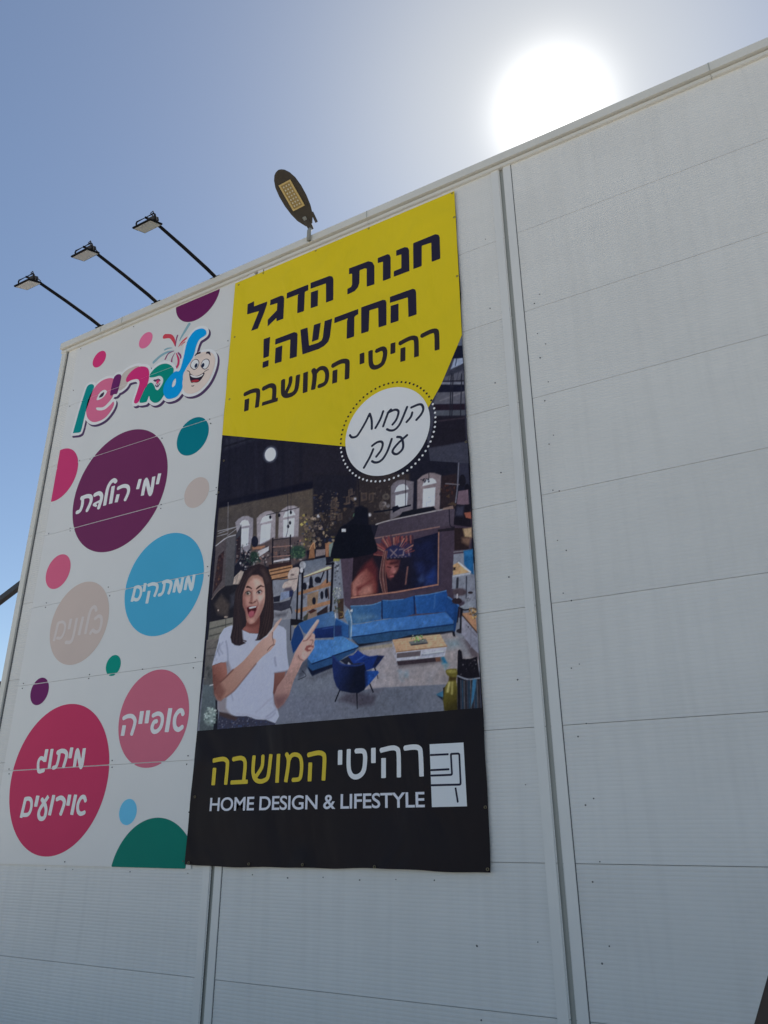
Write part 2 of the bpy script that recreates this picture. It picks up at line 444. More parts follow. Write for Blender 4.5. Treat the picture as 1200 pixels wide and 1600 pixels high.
shapes_mesh('lettering', strokes((20, 1150), 9.2308, [
    ([(492, 190), (458, 374)], 50), ([(462, 345), (405, 318), (370, 370), (365, 460), (382, 512), (455, 492)], 42),
    ([(567, 185), (523, 468)], 46), ([(578, 458), (625, 440), (655, 350), (670, 260)], 42), ([(640, 242), (700, 215), (760, 230), (775, 290), (728, 456)], 48),
    ([(852, 165), (823, 322)], 50), ([(888, 445), (932, 208), (985, 445), (1032, 176)], 48),
    ([(118, 1180), (187, 890)], 44), ([(175, 908), (240, 905), (270, 950), (260, 1060), (220, 1130), (150, 1140)], 44),
    ([(362, 860), (328, 1020)], 52), ([(515, 868), (400, 1040), (372, 1130), (395, 1190), (450, 1180), (478, 1090), (468, 1000), (415, 905)], 46),
    ([(592, 850), (528, 1145)], 48), ([(632, 915), (690, 890), (735, 920), (740, 980), (685, 1140)], 48),
    ([(822, 845), (793, 1005)], 52), ([(907, 845), (848, 1138)], 50),
    ([(1050, 938), (1030, 882), (985, 890), (940, 980), (940, 1080), (980, 1122), (1038, 1100)], 46)], TXT),
    TXT, print_mat((160, 166, 168)), DOTS['crimson'], 0.008)

# the colourful logo at the top of the sign
U1 = lambda p: W(T((100, 560), 8.5714, p), SY)
U2 = lambda p: W(T((190, 520), 7.5, p), SY)
U3 = lambda p: W(T((230, 490), 10.435, p), SY)
sm = lambda P: smooth_path(P, 4, True)
nun = U1([(298, 412), (312, 378), (335, 356), (362, 346), (388, 348), (404, 366), (405, 388), (380, 460), (350, 548), (290, 722), (240, 940), (226, 984), (205, 994), (122, 1003), (200, 720), (250, 560)])
shin = sm(U1([(305, 640), (340, 520), (430, 370), (530, 290), (630, 265), (690, 300), (670, 400), (655, 510), (590, 600), (520, 655), (435, 660), (450, 695), (540, 690), (620, 625), (662, 580), (672, 615), (640, 690), (560, 790), (460, 845), (380, 850), (320, 800), (300, 720)]))
shin_eye = sm(U1([(438, 560), (478, 465), (540, 422), (578, 450), (520, 530)]))
shin_pupil = sm(U1([(472, 525), (500, 475), (543, 452), (522, 508)]))
yod = sm(U1([(622, 490), (660, 300), (690, 235), (738, 213), (770, 240), (745, 370), (715, 470), (680, 480)]))
haze_sh = sm(U1([(768, 250), (840, 160), (960, 105), (1010, 112), (900, 190), (842, 270), (855, 330), (810, 395), (735, 425)]))
resh = sm(U2([(65, 580), (58, 535), (110, 460), (190, 405), (270, 398), (318, 430), (325, 520), (300, 620), (268, 665), (200, 812), (148, 816), (185, 690), (212, 590), (190, 545), (120, 555)]))
bet = sm(U2([(333, 522), (340, 480), (400, 410), (470, 370), (540, 365), (598, 400), (612, 450), (575, 580), (505, 720), (450, 800), (390, 822), (340, 790), (325, 740), (300, 800), (280, 815), (212, 813), (255, 700), (300, 612), (350, 585), (385, 620), (400, 660), (430, 672), (480, 600), (488, 540), (450, 505), (390, 520)]))
lamed = sm(np.concatenate([U3([(600, 700), (650, 480), (720, 350), (800, 270), (900, 245), (960, 280), (965, 340), (920, 380), (850, 430), (800, 540), (745, 720)]),
                           U2([(730, 470), (722, 560), (715, 640), (690, 700), (640, 755), (560, 778), (515, 755), (490, 690), (505, 605), (560, 520), (630, 455), (685, 440)])]))
lam_eye = sm(U2([(598, 640), (594, 605), (615, 555), (640, 540), (632, 610)]))
face = sm(U2([(720, 560), (760, 420), (840, 310), (930, 238), (1030, 225), (1088, 270), (1095, 360), (1060, 480), (1000, 590), (910, 680), (820, 715), (750, 700), (722, 640)]))
allp = [nun, shin, yod, haze_sh, resh, bet, lamed, face]
logo = empty('printed_logo', (2.2, SY, 6.9)); logo.parent = sign; logo.matrix_parent_inverse = Matrix.Translation(-sign.location)
def lk(name, P, y, c, hole=None):
    X, Z = grid([P], 0.007, 0.02); S = sd_poly(X, Z, P)
    for h in (hole or []): S = np.maximum(S, -sd_poly(X, Z, h))
    for zs in seams: S = np.maximum(S, 0.003 - np.abs(Z - zs))
    o = sdf_mesh(name, X, Z, S, y, print_mat(c, 0.4), None)
    o.parent = logo; o.matrix_parent_inverse = Matrix.Translation(-logo.location)
    return o
def lst(name, lst_, y, c):
    for one in lst_: lst1(name, [one], y, c)
def lst1(name, lst_, y, c):
    X, Z = grid([s[0] for s in lst_], 0.006, 0.05); S = np.full(X.shape, 1e9)
    for P, wd in lst_:
        Q = smooth_path(P, 5); ww = np.interp(np.linspace(0, 1, len(Q)), np.linspace(0, 1, len(wd)), wd) if hasattr(wd, '__len__') else wd
        S = np.minimum(S, sd_stroke(X, Z, Q, ww))
    o = sdf_mesh(name, X, Z, S, y, print_mat(c, 0.4), None)
    o.parent = logo; o.matrix_parent_inverse = Matrix.Translation(-logo.location)
X, Z = grid(allp, 0.009, 0.14)
S = np.full(X.shape, 1e9); S2 = np.full(X.shape, 1e9)
for P in allp:
    S = np.minimum(S, sd_poly(X, Z, P)); S2 = np.minimum(S2, sd_poly(X - 0.035, Z + 0.04, P))
for nm, SS, y, c, lv in (('drop_shadow', S2, SY - 0.0012, (56, 44, 72), 0.042), ('white_outline', S, SY - 0.0022, (166, 172, 178), 0.042)):
    o = sdf_mesh(nm, X, Z, SS, y, print_mat(c, 0.4), None, lv); o.parent = logo; o.matrix_parent_inverse = Matrix.Translation(-logo.location)
y1 = SY - 0.0032
lk('letter', haze_sh, y1, (136, 134, 134))
lk('letter', nun, y1 - .001, (0, 100, 104))
lk('letter', shin, y1 - .001, (148, 78, 108), [shin_eye])
lk('letter_mark', shin_pupil, y1 - .001, (40, 34, 52))
lk('letter', yod, y1 - .002, (72, 26, 74))
lk('letter', resh, y1 - .002, (142, 34, 88))
lk('letter', bet, y1 - .001, (0, 100, 92))
lk('letter', lamed, y1 - .002, (0, 112, 178), [lam_eye])
lk('balloon_face', face, y1 - .003, (156, 150, 148))
# small star and marks between the letters
st = U2([(425, 575), (425, 575)])[0]
stp = [(st[0] + (0.045 if k % 2 == 0 else 0.018) * math.sin(k * math.pi / 5 + .2), st[1] + (0.05 if k % 2 == 0 else 0.02) * math.cos(k * math.pi / 5 + .2)) for k in range(10)]
lk('letter_mark', np.array(stp), y1 - .001, (150, 50, 90))
lk('letter_mark', U2([(372, 558), (395, 545), (395, 580)]), y1 - .001, (40, 40, 55))
lst('letter_mark', [(U2([(400, 615), (418, 635), (450, 600)]), 0.016)], y1 - .001, (60, 50, 80))
# features of the balloon face
y2 = y1 - .004
def ell(c, rx, rz, tilt=0.0, n=28):
    return np.array([(c[0] + rx * math.cos(t) * math.cos(tilt) - rz * math.sin(t) * math.sin(tilt), c[1] + rx * math.cos(t) * math.sin(tilt) + rz * math.sin(t) * math.cos(tilt)) for t in np.linspace(0, 2 * math.pi, n, endpoint=False)])
for q in ((863, 372), (985, 368)):
    c = U2([q, q])[0]; e = sm(U2([(q[0] - 54, q[1] + 25), (q[0] - 30, q[1] - 40), (q[0] + 20, q[1] - 62), (q[0] + 52, q[1] - 30), (q[0] + 36, q[1] + 32), (q[0] - 10, q[1] + 66)]))
    lk('eye_outline', e, y2, (66, 62, 70)); X, Z = grid([e], 0.005, 0.02)
    o = sdf_mesh('eye_white', X, Z, sd_poly(X, Z, e), y2 - .001, print_mat((158, 164, 172)), None, -0.011); o.parent = logo; o.matrix_parent_inverse = Matrix.Translation(-logo.location)
for q in ((878, 388), (958, 385)):
    c = U2([q, q])[0]; lk('pupil', ell(c, 0.026, 0.034), y2 - .002, (22, 30, 52))
lst('eyebrow', [(U2([(862, 275), (885, 248), (922, 236)]), (0.008, 0.028, 0.03)), (U2([(1003, 236), (1028, 236), (1046, 268)]), (0.03, 0.03, 0.008))], y2, (36, 32, 44))
lk('mouth', sm(U2([(798, 478), (840, 500), (890, 508), (975, 472), (950, 530), (905, 580), (850, 585), (815, 580)])), y2, (30, 24, 38))
lk('teeth', sm(U2([(812, 495), (890, 513), (962, 484), (940, 512), (885, 530), (830, 522)])), y2 - .001, (158, 160, 166))
lk('tongue', sm(U2([(818, 572), (850, 556), (900, 552), (912, 568), (860, 583)])), y2 - .001, (118, 34, 46))
lst('smile_line', [(U2([(772, 448), (795, 455), (806, 480)]), 0.010), (U2([(958, 478), (990, 448), (1022, 434)]), 0.010), (U2([(825, 625), (838, 628), (852, 622)]), 0.012)], y2, (48, 42, 50))
# firework
lst('firework_trail', [(U3([(288, 372), (380, 372), (430, 430), (460, 530)]), (0.075, 0.06, 0.05, 0.012)), (U3([(655, 392), (575, 455), (510, 545)]), (0.03, 0.03, 0.008)), (U3([(640, 450), (590, 480), (548, 525)]), (0.02, 0.02, 0.006))], SY - .0015, (142, 50, 64))
lst('firework_trail', [(U3([(495, 358), (472, 440), (463, 535)]), (0.026, 0.022, 0.008)), (U3([(455, 640), (410, 720), (395, 800)]), (0.008, 0.02, 0.03)), (U3([(440, 610), (345, 655), (295, 742)]), (0.008, 0.022, 0.026)), (U3([(505, 640), (540, 680), (550, 722)]), (0.02, 0.026, 0.026))], SY - .0016, (96, 44, 84))
lst('firework_trail', [(U3([(682, 178), (620, 280), (560, 380), (525, 450)]), (0.055, 0.05, 0.03, 0.008)), (U3([(110, 790), (220, 690), (330, 630), (440, 608)]), (0.05, 0.045, 0.035, 0.008)), (U3([(290, 590), (340, 568), (410, 560)]), (0.03, 0.025, 0.008))], SY - .0014, (92, 124, 138))
lst('firework_trail', [(U3([(475, 645), (510, 740), (505, 830), (475, 890)]), (0.01, 0.035, 0.04, 0.03))], SY - .0017, (138, 40, 78))

sign_screws = (C2([(1093, 50), (1097, 72), (845, 150), (415, 265), (470, 258), (1127, 407), (1127, 442), (840, 495), (838, 515), (255, 645), (366, 618), (366, 632), (1082, 818), (1087, 866), (565, 925), (572, 970), (242, 1007), (238, 1030), (1018, 1292), (1008, 1345), (743, 1352), (467, 1380), (463, 1400), (123, 1426), (117, 1452)])
    + C3([(980, 603), (973, 647), (585, 628), (585, 663), (48, 672), (48, 697), (985, 897), (955, 1152), (338, 1155)])
    + T((100, 480), 4.615, [(122, 300), (503, 140), (68, 600), (43, 715), (130, 680), (1183, 243), (707, 945), (1060, 840)]))
for p in W(sign_screws, SY): screw(p[0], p[1], SY - 0.001, sign, 0.0075, M_SCREW)

# ------------------------------------------------------------------ tall banner
def vinyl_waves(m):
    n = m.node_tree.nodes; l = m.node_tree.links
    tcn = n.new('ShaderNodeTexCoord'); mp = n.new('ShaderNodeMapping'); mp.inputs['Scale'].default_value = (1.0, 1.0, 0.55); mp.inputs['Rotation'].default_value = (0, 0.35, 0)
    l.new(tcn.outputs['Object'], mp.inputs[0])
    nb = n.new('ShaderNodeTexNoise'); nb.inputs['Scale'].default_value = 1.5; nb.inputs['Detail'].default_value = 2.5; nb.inputs['Distortion'].default_value = 0.6
    l.new(mp.outputs[0], nb.inputs['Vector'])
    bp = n.new('ShaderNodeBump'); bp.inputs['Strength'].default_value = 0.7; bp.inputs['Distance'].default_value = 0.14
    l.new(nb.outputs['Fac'], bp.inputs['Height']); l.new(bp.outputs[0], n['Principled BSDF'].inputs['Normal'])
    return m
VR = {}
def vinyl(c):
    if tuple(c) not in VR: VR[tuple(c)] = vinyl_waves(mat('printed_vinyl_ink', alb(c), 0.45, var=0.02, scale=1.0, spec=0.08))
    return VR[tuple(c)]
BY = -0.024
BX0, BX1, BZ0, BZ1 = 3.392, 6.566, 1.262, 8.232
banner = empty('banner', (4.98, 0, BZ0))
tag(banner, 'tall banner with a yellow Hebrew heading, a furniture showroom picture and a black footer', 'banner')
M_FOOT = mat('black_vinyl', (0.011, 0.0075, 0.012), 0.42, var=0.15, scale=0.8, spec=0.16)
vinyl_waves(M_FOOT)
# cloth sheet with slightly wavy edges
nx, nz = 40, 90
v = []; f = []
def wav(u, k, s): return 0.5 * math.sin(u * k + s) + 0.3 * math.sin(u * k * 2.3 + s * 2) + 0.2 * math.sin(u * k * 4.9 + s)
for j in range(nz + 1):
    for i in range(nx + 1):
        x = BX0 + (BX1 - BX0) * i / nx; z = BZ0 + (BZ1 - BZ0) * j / nz
        ex = min(i, nx - i) / nx; ez = j / nz
        if i == 0 or i == nx: x += 0.009 * wav(z, 2.6, i)
        if j == 0: z += 0.012 * wav(x, 2.4, 1.0)
        yy = BY
        if ez < 0.07: yy -= (0.07 - ez) / 0.07 * (0.012 + 0.010 * wav(x, 3.5, 0.3))
        v.append((x, yy, z))
for j in range(nz):
    for i in range(nx): a = j * (nx + 1) + i; f.append((a, a + 1, a + nx + 2, a + nx + 1))
meshobj('cloth', v, f, M_FOOT, banner, True)

HEAD = W([(369, 443), (713, 302), (721.5, 524), (690, 600), (674, 629), (640, 690), (543, 698), (354, 678)], BY)
HEAD[0] = (BX0 + .002, BZ1 - .004); HEAD[1] = (BX1 - .002, BZ1 - .004); HEAD[2][0] = BX1 - .004; HEAD[7][0] = BX0 + .002
def in_head(x, z): return sd_poly(np.array([x]), np.array([z]), HEAD)[0] < 0
M_YEL = mat('yellow_vinyl', alb((151, 141, 25)), 0.42, var=0.03, scale=0.7, spec=0.08)
vinyl_waves(M_YEL)
flat_poly('heading_panel', HEAD, BY - .004, M_YEL, banner)

INK = (27, 26, 42)
LY = BY - .0055
Q1 = lambda p: ('p', W(T((380, 410), 7.5, p), LY)); Q2 = lambda p: ('p', W(T((530, 350), 7.0588, p), LY))
Q3 = lambda p: ('p', W(T((400, 480), 9.2308, p), LY)); Q4 = lambda p: ('p', W(T((520, 440), 8.5714, p), LY))
shapes_mesh('lettering', [
    Q1([(52, 490), (127, 455), (127, 515), (280, 458), (278, 490), (245, 590), (170, 775), (92, 803), (185, 570), (45, 610)]),
    Q1([(318, 440), (440, 390), (470, 392), (480, 420), (470, 660), (390, 690), (390, 650), (285, 752), (288, 670), (395, 560), (400, 475), (315, 503)]),
    Q1([(512, 358), (762, 258), (762, 325), (722, 345), (712, 570), (632, 598), (640, 385), (655, 370), (508, 425)]),
    Q1([(790, 240), (1010, 158), (1045, 165), (1057, 195), (1055, 440), (970, 470), (970, 245), (788, 310)]), Q1([(793, 350), (877, 322), (873, 510), (790, 537)]),
    Q2([(108, 490), (320, 410), (365, 420), (388, 460), (388, 665), (303, 692), (303, 490), (280, 490), (225, 510), (222, 650), (205, 700), (170, 740), (90, 778), (90, 715), (130, 695), (142, 665), (142, 545), (108, 555)]),
    Q2([(425, 375), (530, 333), (555, 338), (567, 370), (567, 597), (482, 628), (482, 415), (425, 432)]),
    Q2([(628, 292), (720, 255), (755, 258), (770, 285), (775, 518), (602, 582), (602, 520), (685, 487), (685, 335), (628, 352)]),
    Q2([(815, 212), (1060, 112), (1095, 118), (1108, 145), (1115, 382), (1020, 418), (1015, 205), (910, 240), (910, 463), (818, 497)])],
    LY, vinyl(INK), banner)
shapes_mesh('lettering', [
    Q3([(110, 460), (203, 428), (185, 708), (105, 738)]), Q3([(98, 790), (183, 760), (178, 850), (93, 878)]),
    Q3([(280, 460), (550, 358), (590, 368), (600, 395), (588, 712), (485, 745), (495, 465), (275, 540)]), Q3([(280, 590), (380, 550), (368, 785), (270, 815)]),
    Q3([(640, 325), (742, 292), (765, 555), (900, 510), (945, 480), (965, 430), (990, 200), (1098, 163), (1065, 430), (1040, 500), (980, 560), (900, 605), (670, 682)]), Q3([(835, 255), (935, 222), (900, 465), (805, 500)]),
    Q4([(22, 482), (340, 365), (340, 435), (300, 460), (288, 480), (285, 735), (185, 768), (190, 520), (205, 490), (20, 558)]),
    Q4([(380, 345), (670, 243), (705, 248), (718, 280), (718, 582), (612, 615), (608, 350), (490, 385), (480, 665), (380, 697)]),
    Q4([(765, 205), (1070, 95), (1105, 105), (1115, 140), (1122, 440), (1013, 475), (1005, 210), (765, 285)]), Q4([(775, 325), (880, 292), (880, 525), (773, 560)])],
    LY, vinyl(INK), banner)
shapes_mesh('lettering', strokes((375, 550), 6.857, [
    ([(48, 455), (120, 422), (175, 412), (195, 440), (180, 595)], 42), ([(75, 503), (67, 632)], 46),
    ([(245, 395), (320, 360), (360, 370), (368, 420), (360, 530)], 44), ([(236, 558), (405, 507)], 38),
    ([(462, 295), (460, 420), (475, 460), (510, 468), (570, 445), (605, 390), (622, 245)], 44), ([(542, 270), (535, 340), (488, 445)], 38),
    ([(703, 216), (697, 435)], 48), ([(785, 190), (800, 250), (783, 402)], 46), ([(800, 235), (850, 180), (900, 175), (930, 215), (930, 290), (905, 340), (842, 367)], 42),
    ([(988, 150), (1080, 103), (1140, 100), (1150, 140), (1145, 290)], 48), ([(1018, 193), (1013, 333)], 50)], LY)
    + strokes((540, 500), 7.5, [
    ([(192, 387), (192, 513)], 52), ([(292, 358), (295, 500), (320, 550), (370, 550), (430, 510), (458, 430), (460, 360), (430, 335), (360, 364)], 50),
    ([(555, 267), (553, 394)], 54), ([(630, 278), (740, 220), (805, 210), (828, 250), (830, 432)], 52), ([(672, 323), (670, 485)], 56),
    ([(888, 188), (990, 138), (1050, 128), (1068, 170), (1072, 353)], 54)], LY), LY, vinyl((33, 30, 34)), banner)

# round badge with its ring of dots
BC = np.array([5.664, 5.402]); BR = 0.505
FC = np.array([[543, 690], [678, 655], [624, 605], [594, 744]])
shapes_mesh('round_badge', [('p', ell(BC, BR, BR, n=96))], BY - .0062, vinyl((160, 168, 182)), banner, 0.012)
nd = 66; dl = []; dd = []
for k in range(nd):
    t = 2 * math.pi * k / nd; q = BC + 0.565 * np.array([math.cos(t), math.sin(t)])
    (dd if in_head(*q) else dl).append(('p', ell(q, 0.0125, 0.0125, n=10)))
for lst_, c in ((dd, (36, 34, 30)), (dl, (160, 162, 172))):
    v = []; f = []
    for s in lst_:
        b = len(v); v += [(p[0], BY - .0060, p[1]) for p in s[1]]; f.append(tuple(range(b, b + len(s[1]))))
    meshobj('dotted_ring', v, f, vinyl(c), banner)
MS = [([(845, 350), (930, 315), (970, 322), (985, 370), (960, 430), (905, 495)]), ([(855, 410), (840, 460), (790, 520)]),
      ([(795, 345), (740, 480), (700, 560), (650, 610), (600, 620), (560, 605)]), ([(605, 375), (570, 420), (515, 570)]),
      ([(570, 412), (640, 380), (680, 380), (695, 410), (670, 490), (625, 550)]), ([(515, 395), (480, 490), (425, 590)]),
      ([(355, 425), (310, 520), (240, 640), (200, 690), (150, 700), (125, 675)]), ([(360, 425), (380, 500), (382, 600)]),
      ([(795, 675), (700, 760), (640, 830), (625, 870), (650, 895), (690, 890), (740, 840), (750, 790), (740, 730), (720, 700), (680, 695)]),
      ([(615, 720), (570, 850), (520, 940), (470, 985), (420, 995), (385, 980)]),
      ([(385, 800), (440, 760), (490, 750), (510, 780), (490, 850), (435, 925)]), ([(398, 840), (360, 930), (290, 1055)])]
ms = [('s', smooth_path(W(T((530, 590), 7.5, p), BY - .0072), 5), 0.027, False) for p in MS]
shapes_mesh('lettering', ms, BY - .0072, vinyl((30, 34, 48)), banner, 0.006)

# footer lettering
FY = BY - .0035
shapes_mesh('lettering', strokes((320, 1160), 6, [
    ([(75, 172), (165, 155), (205, 172), (212, 215), (195, 397)], 34), ([(92, 238), (78, 402)], 34),
    ([(260, 160), (335, 146), (370, 165), (378, 220), (365, 358)], 34), ([(241, 376), (403, 368)], 38),
    ([(462, 122), (452, 270), (470, 340), (510, 365), (560, 355), (595, 310), (620, 110)], 34), ([(545, 120), (540, 210), (520, 260), (478, 322)], 32),
    ([(692, 107), (677, 378)], 34), ([(765, 105), (785, 180), (758, 373)], 34), ([(783, 180), (815, 122), (860, 115), (895, 140), (908, 210), (900, 310), (880, 345), (820, 352)], 34),
    ([(963, 120), (1055, 98), (1105, 107), (1122, 150), (1112, 358)], 38), ([(990, 188), (982, 365)], 36)], FY), FY, vinyl((150, 138, 48)), banner)
for letter_ in ([([(210, 146), (208, 300)], 46)],
    [([(300, 136), (298, 310), (315, 390), (355, 425), (410, 415), (455, 360), (470, 250), (465, 180), (440, 155), (370, 157)], 46)],
    [([(556, 123), (556, 282)], 48)], [([(626, 152), (740, 125), (795, 132), (818, 180), (822, 432)], 46), ([(662, 230), (662, 438)], 48)],
    [([(878, 127), (975, 115), (1030, 127), (1048, 180), (1058, 422)], 50)]):
    shapes_mesh('lettering', strokes((500, 1150), 6.667, letter_, FY), FY, vinyl((160, 168, 182)), banner)
# latin line, set in the built-in typeface
cu = bpy.data.curves.new('lettering', 'FONT'); cu.body = 'HOME DESIGN & LIFESTYLE'; cu.offset = 0.014; cu.space_character = 0.96; cu.resolution_u = 6
to = bpy.data.objects.new('lettering', cu); COL.objects.link(to)
bpy.context.view_layer.update()
me = bpy.data.meshes.new_from_object(to.evaluated_get(bpy.context.evaluated_depsgraph_get()))
bpy.data.objects.remove(to)
co = np.array([vv.co[:] for vv in me.vertices])
lo, hi = co.min(0), co.max(0)
Q = W([(327.2, 1268), (663.8, 1261.2), (328.6, 1247), (663, 1236.3)], FY)
x0, x1 = Q[0][0], Q[1][0]; za = (Q[0][1] + Q[1][1]) / 2; zb = (Q[2][1] + Q[3][1]) / 2
nv = np.stack([x0 + (co[:, 0] - lo[0]) / (hi[0] - lo[0]) * (x1 - x0), np.full(len(co), FY), za + (co[:, 1] - lo[1]) / (hi[1] - lo[1]) * (zb - za)], -1)
polys = [list(p.vertices) for p in me.polygons]; bpy.data.meshes.remove(me)
iv = sorted((nv[p, 0].min(), nv[p, 0].max(), k) for k, p in enumerate(polys)); words = []; reach = -1e9
for a, b, k in iv:
    if a - reach > 0.045: words.append([])
    words[-1].append(k); reach = max(reach, b)
for wd in words:
    used = sorted({i for k in wd for i in polys[k]}); ix = {u: n_ for n_, u in enumerate(used)}
    meshobj('lettering', nv[used], [tuple(ix[i] for i in polys[k]) for k in wd], vinyl((150, 158, 172)), banner)
# square armchair emblem
EM = lambda p: W(T((640, 1140), 11.43, p), FY)
flat_poly('emblem', EM([(357, 262), (962, 230), (1025, 1370), (398, 1385)]), FY, vinyl((152, 162, 180)), banner)
shapes_mesh('emblem_lines', [('s', EM(p), 0.0165, True) for p in (
    [(366, 455), (697, 440)], [(370, 725), (712, 708)],
    [(375, 822), (735, 808), (752, 800), (757, 785), (738, 445), (748, 434), (868, 428), (884, 436), (889, 455), (912, 960), (906, 976), (890, 982), (377, 995)], [(820, 1035), (864, 1305)])],
    FY - .0012, vinyl((26, 28, 42)), banner, 0.006)

# eyelets
M_BRASS = mat('brass_eyelet', (0.22, 0.18, 0.11), 0.5, metal=0.5)
ey = W(T((280, 1100), 2.4, [(42, 601), (267, 603), (468, 602), (738, 612), (1162, 619), (1152, 387)]) + T((690, 250), 4, [(68, 207), (83, 358), (98, 727)])
       + T((340, 280), 2.857, [(675, 220), (440, 308), (205, 420), (95, 472), (77, 705), (54, 983)]) + T((320, 660), 5, [(150, 300)]) + [(305, 1245), (340, 770), (731, 690), (744, 960)], BY)
for x, z in ey:
    x = min(max(x, BX0 + .02), BX1 - .02); z = min(max(z, BZ0 + .022), BZ1 - .025)
    yy = BY - 0.002 - (0.022 if z < 1.35 else 0)
    b = MB(); b.tube([(x + 0.010 * math.cos(t), yy - 0.002, z + 0.010 * math.sin(t)) for t in np.linspace(0, 2 * math.pi, 13)], 0.004, 6)
    e = b.build('eyelet', M_BRASS, banner, smooth=True)

# ------------------------------------------------------------------ the showroom picture printed on the banner
PY_ = BY - .002
PZ0, PZ1, RES = 2.516, 6.44, 0.0065
GX, GZ = np.meshgrid(np.arange(BX0 + .003, BX1 - .002, RES), np.arange(PZ0, PZ1, RES))
IMG = np.zeros(GX.shape + (3,)); IMG[:] = (24, 25, 38)

def _win(P, pad):
    lo = P.min(0) - pad; hi = P.max(0) + pad
    i0 = max(0, int((lo[0] - GX[0, 0]) / RES)); i1 = min(GX.shape[1], int((hi[0] - GX[0, 0]) / RES) + 2)
    j0 = max(0, int((lo[1] - GZ[0, 0]) / RES)); j1 = min(GX.shape[0], int((hi[1] - GZ[0, 0]) / RES) + 2)
    return slice(j0, j1), slice(i0, i1)

def _mix(sl, m, c, a, c2=None, ax=None):
    X, Z = GX[sl], GZ[sl]; c = np.asarray(c, float)
    if c2 is not None:                      # colour running from the first to the second end of an axis
        (p, q) = ax; e = q - p; t = np.clip(((X - p[0]) * e[0] + (Z - p[1]) * e[1]) / (e @ e), 0, 1)[..., None]
        c = c * (1 - t) + np.asarray(c2, float) * t
    m = (m * a)[..., None]; IMG[sl] = IMG[sl] * (1 - m) + c * m

def poly(o, pts, c, f=0.007, a=1.0, c2=None, ax=None, s=False):
    P = W(T(o[:2], o[2], pts), PY_)
    if s: P = smooth_path(P, 4, True)
    sl = _win(P, f + .01); X = GX[sl]
    if X.size == 0: return
    m = np.clip(0.5 - sd_poly(X, GZ[sl], P) / f, 0, 1)
    _mix(sl, m, c, a, c2, W(T(o[:2], o[2], ax), PY_) if ax else None)

def line(o, pts, wd, c, f=0.007, a=1.0, s=True):
    """wd in photo pixels"""
    P = W(T(o[:2], o[2], pts), PY_)
    if s and len(P) > 2: P = smooth_path(P, 4)
    k = 0.0079
    ww = np.interp(np.linspace(0, 1, len(P)), np.linspace(0, 1, len(np.atleast_1d(wd))), np.atleast_1d(wd)) * k
    sl = _win(P, ww.max() + f); X = GX[sl]
    if X.size == 0: return
    _mix(sl, np.clip(0.5 - sd_stroke(X, GZ[sl], P, ww) / f, 0, 1), c, a)

def oval(o, c, rx, ry, col, f=0.007, a=1.0, tilt=0.0, n=20):
    poly(o, [(c[0] + rx * math.cos(t) * math.cos(tilt) - ry * math.sin(t) * math.sin(tilt), c[1] + rx * math.cos(t) * math.sin(tilt) + ry * math.sin(t) * math.cos(tilt)) for t in np.linspace(0, 2 * math.pi, n, endpoint=False)], col, f, a)

def clutter(o, pts, cols, n, smin, smax, a=0.8, seed=1, f=0.008):
    """many small shapes scattered in a patch: shelves of goods, leaves, patterned cloth"""
    r = np.random.default_rng(seed); P = np.array(pts, float); lo, hi = P.min(0), P.max(0); k = 0
    while k < n:
        q = lo + (hi - lo) * r.random(2)
        if sd_poly(np.array([q[0]]), np.array([q[1]]), P)[0] > 0: k += 0.2; continue
        k += 1; sx, sy = (smin + (smax - smin) * r.random(2)) * o[2]; t = r.random() * 3
        c = np.array(cols[r.integers(len(cols))]) * (0.85 + 0.3 * r.random())
        m = 3 + r.integers(4); poly(o, [(q[0] + sx * math.cos(t + 6.283 * i / m), q[1] + sy * math.sin(t + 6.283 * i / m)) for i in range(m)], c, f, a)

FA = (320, 860, 10); FB = (310, 1000, 10); FC_ = (410, 960, 10); FD = (330, 760, 8); FE = (420, 840, 10); FF = (490, 740, 8)
FG = (610, 720, 8); FH = (510, 900, 10); FI = (500, 1000, 10); FJ = (600, 960, 7.5); FK = (640, 880, 10); FL = (640, 520, 10)
FN = (320, 660, 5); FO = (350, 860, 15); PX1 = (0, 0, 1)

# ceiling and back wall
poly(FN, [(0, 60), (1200, 60), (1200, 620), (0, 700)], (23, 24, 38), c2=(30, 29, 40), ax=[(100, 300), (900, 300)])
poly(FN, [(160, 130), (260, 90), (420, 125), (160, 215)], (38, 40, 54), f=.05)
line(FN, [(150, 190), (380, 120)], 3, (20, 21, 32), f=.02)
for k in range(9): line(FN, [(190 + k * 70, 60), (190 + k * 70, 560)], 5, (30, 31, 45) if k % 2 else (19, 20, 33), f=.03, a=.5)
poly(FN, [(110, 670), (860, 510), (870, 1000), (80, 1000)], (62, 59, 60), c2=(70, 64, 60), ax=[(200, 700), (800, 600)], f=.02)
poly(FN, [(110, 620), (850, 455), (870, 510), (110, 665)], (16, 17, 32), f=.03)
oval(FN, (512, 250), 54, 66, (70, 78, 96), f=.03, a=.8, tilt=.25)
oval(FN, (512, 250), 42, 54, (186, 196, 214), f=.012, tilt=.25)
clutter(FN, [(130, 640), (850, 540), (850, 760), (120, 880)], [(70, 66, 64), (58, 55, 58), (76, 72, 68)], 60, 3, 8, .35, 3, .04)
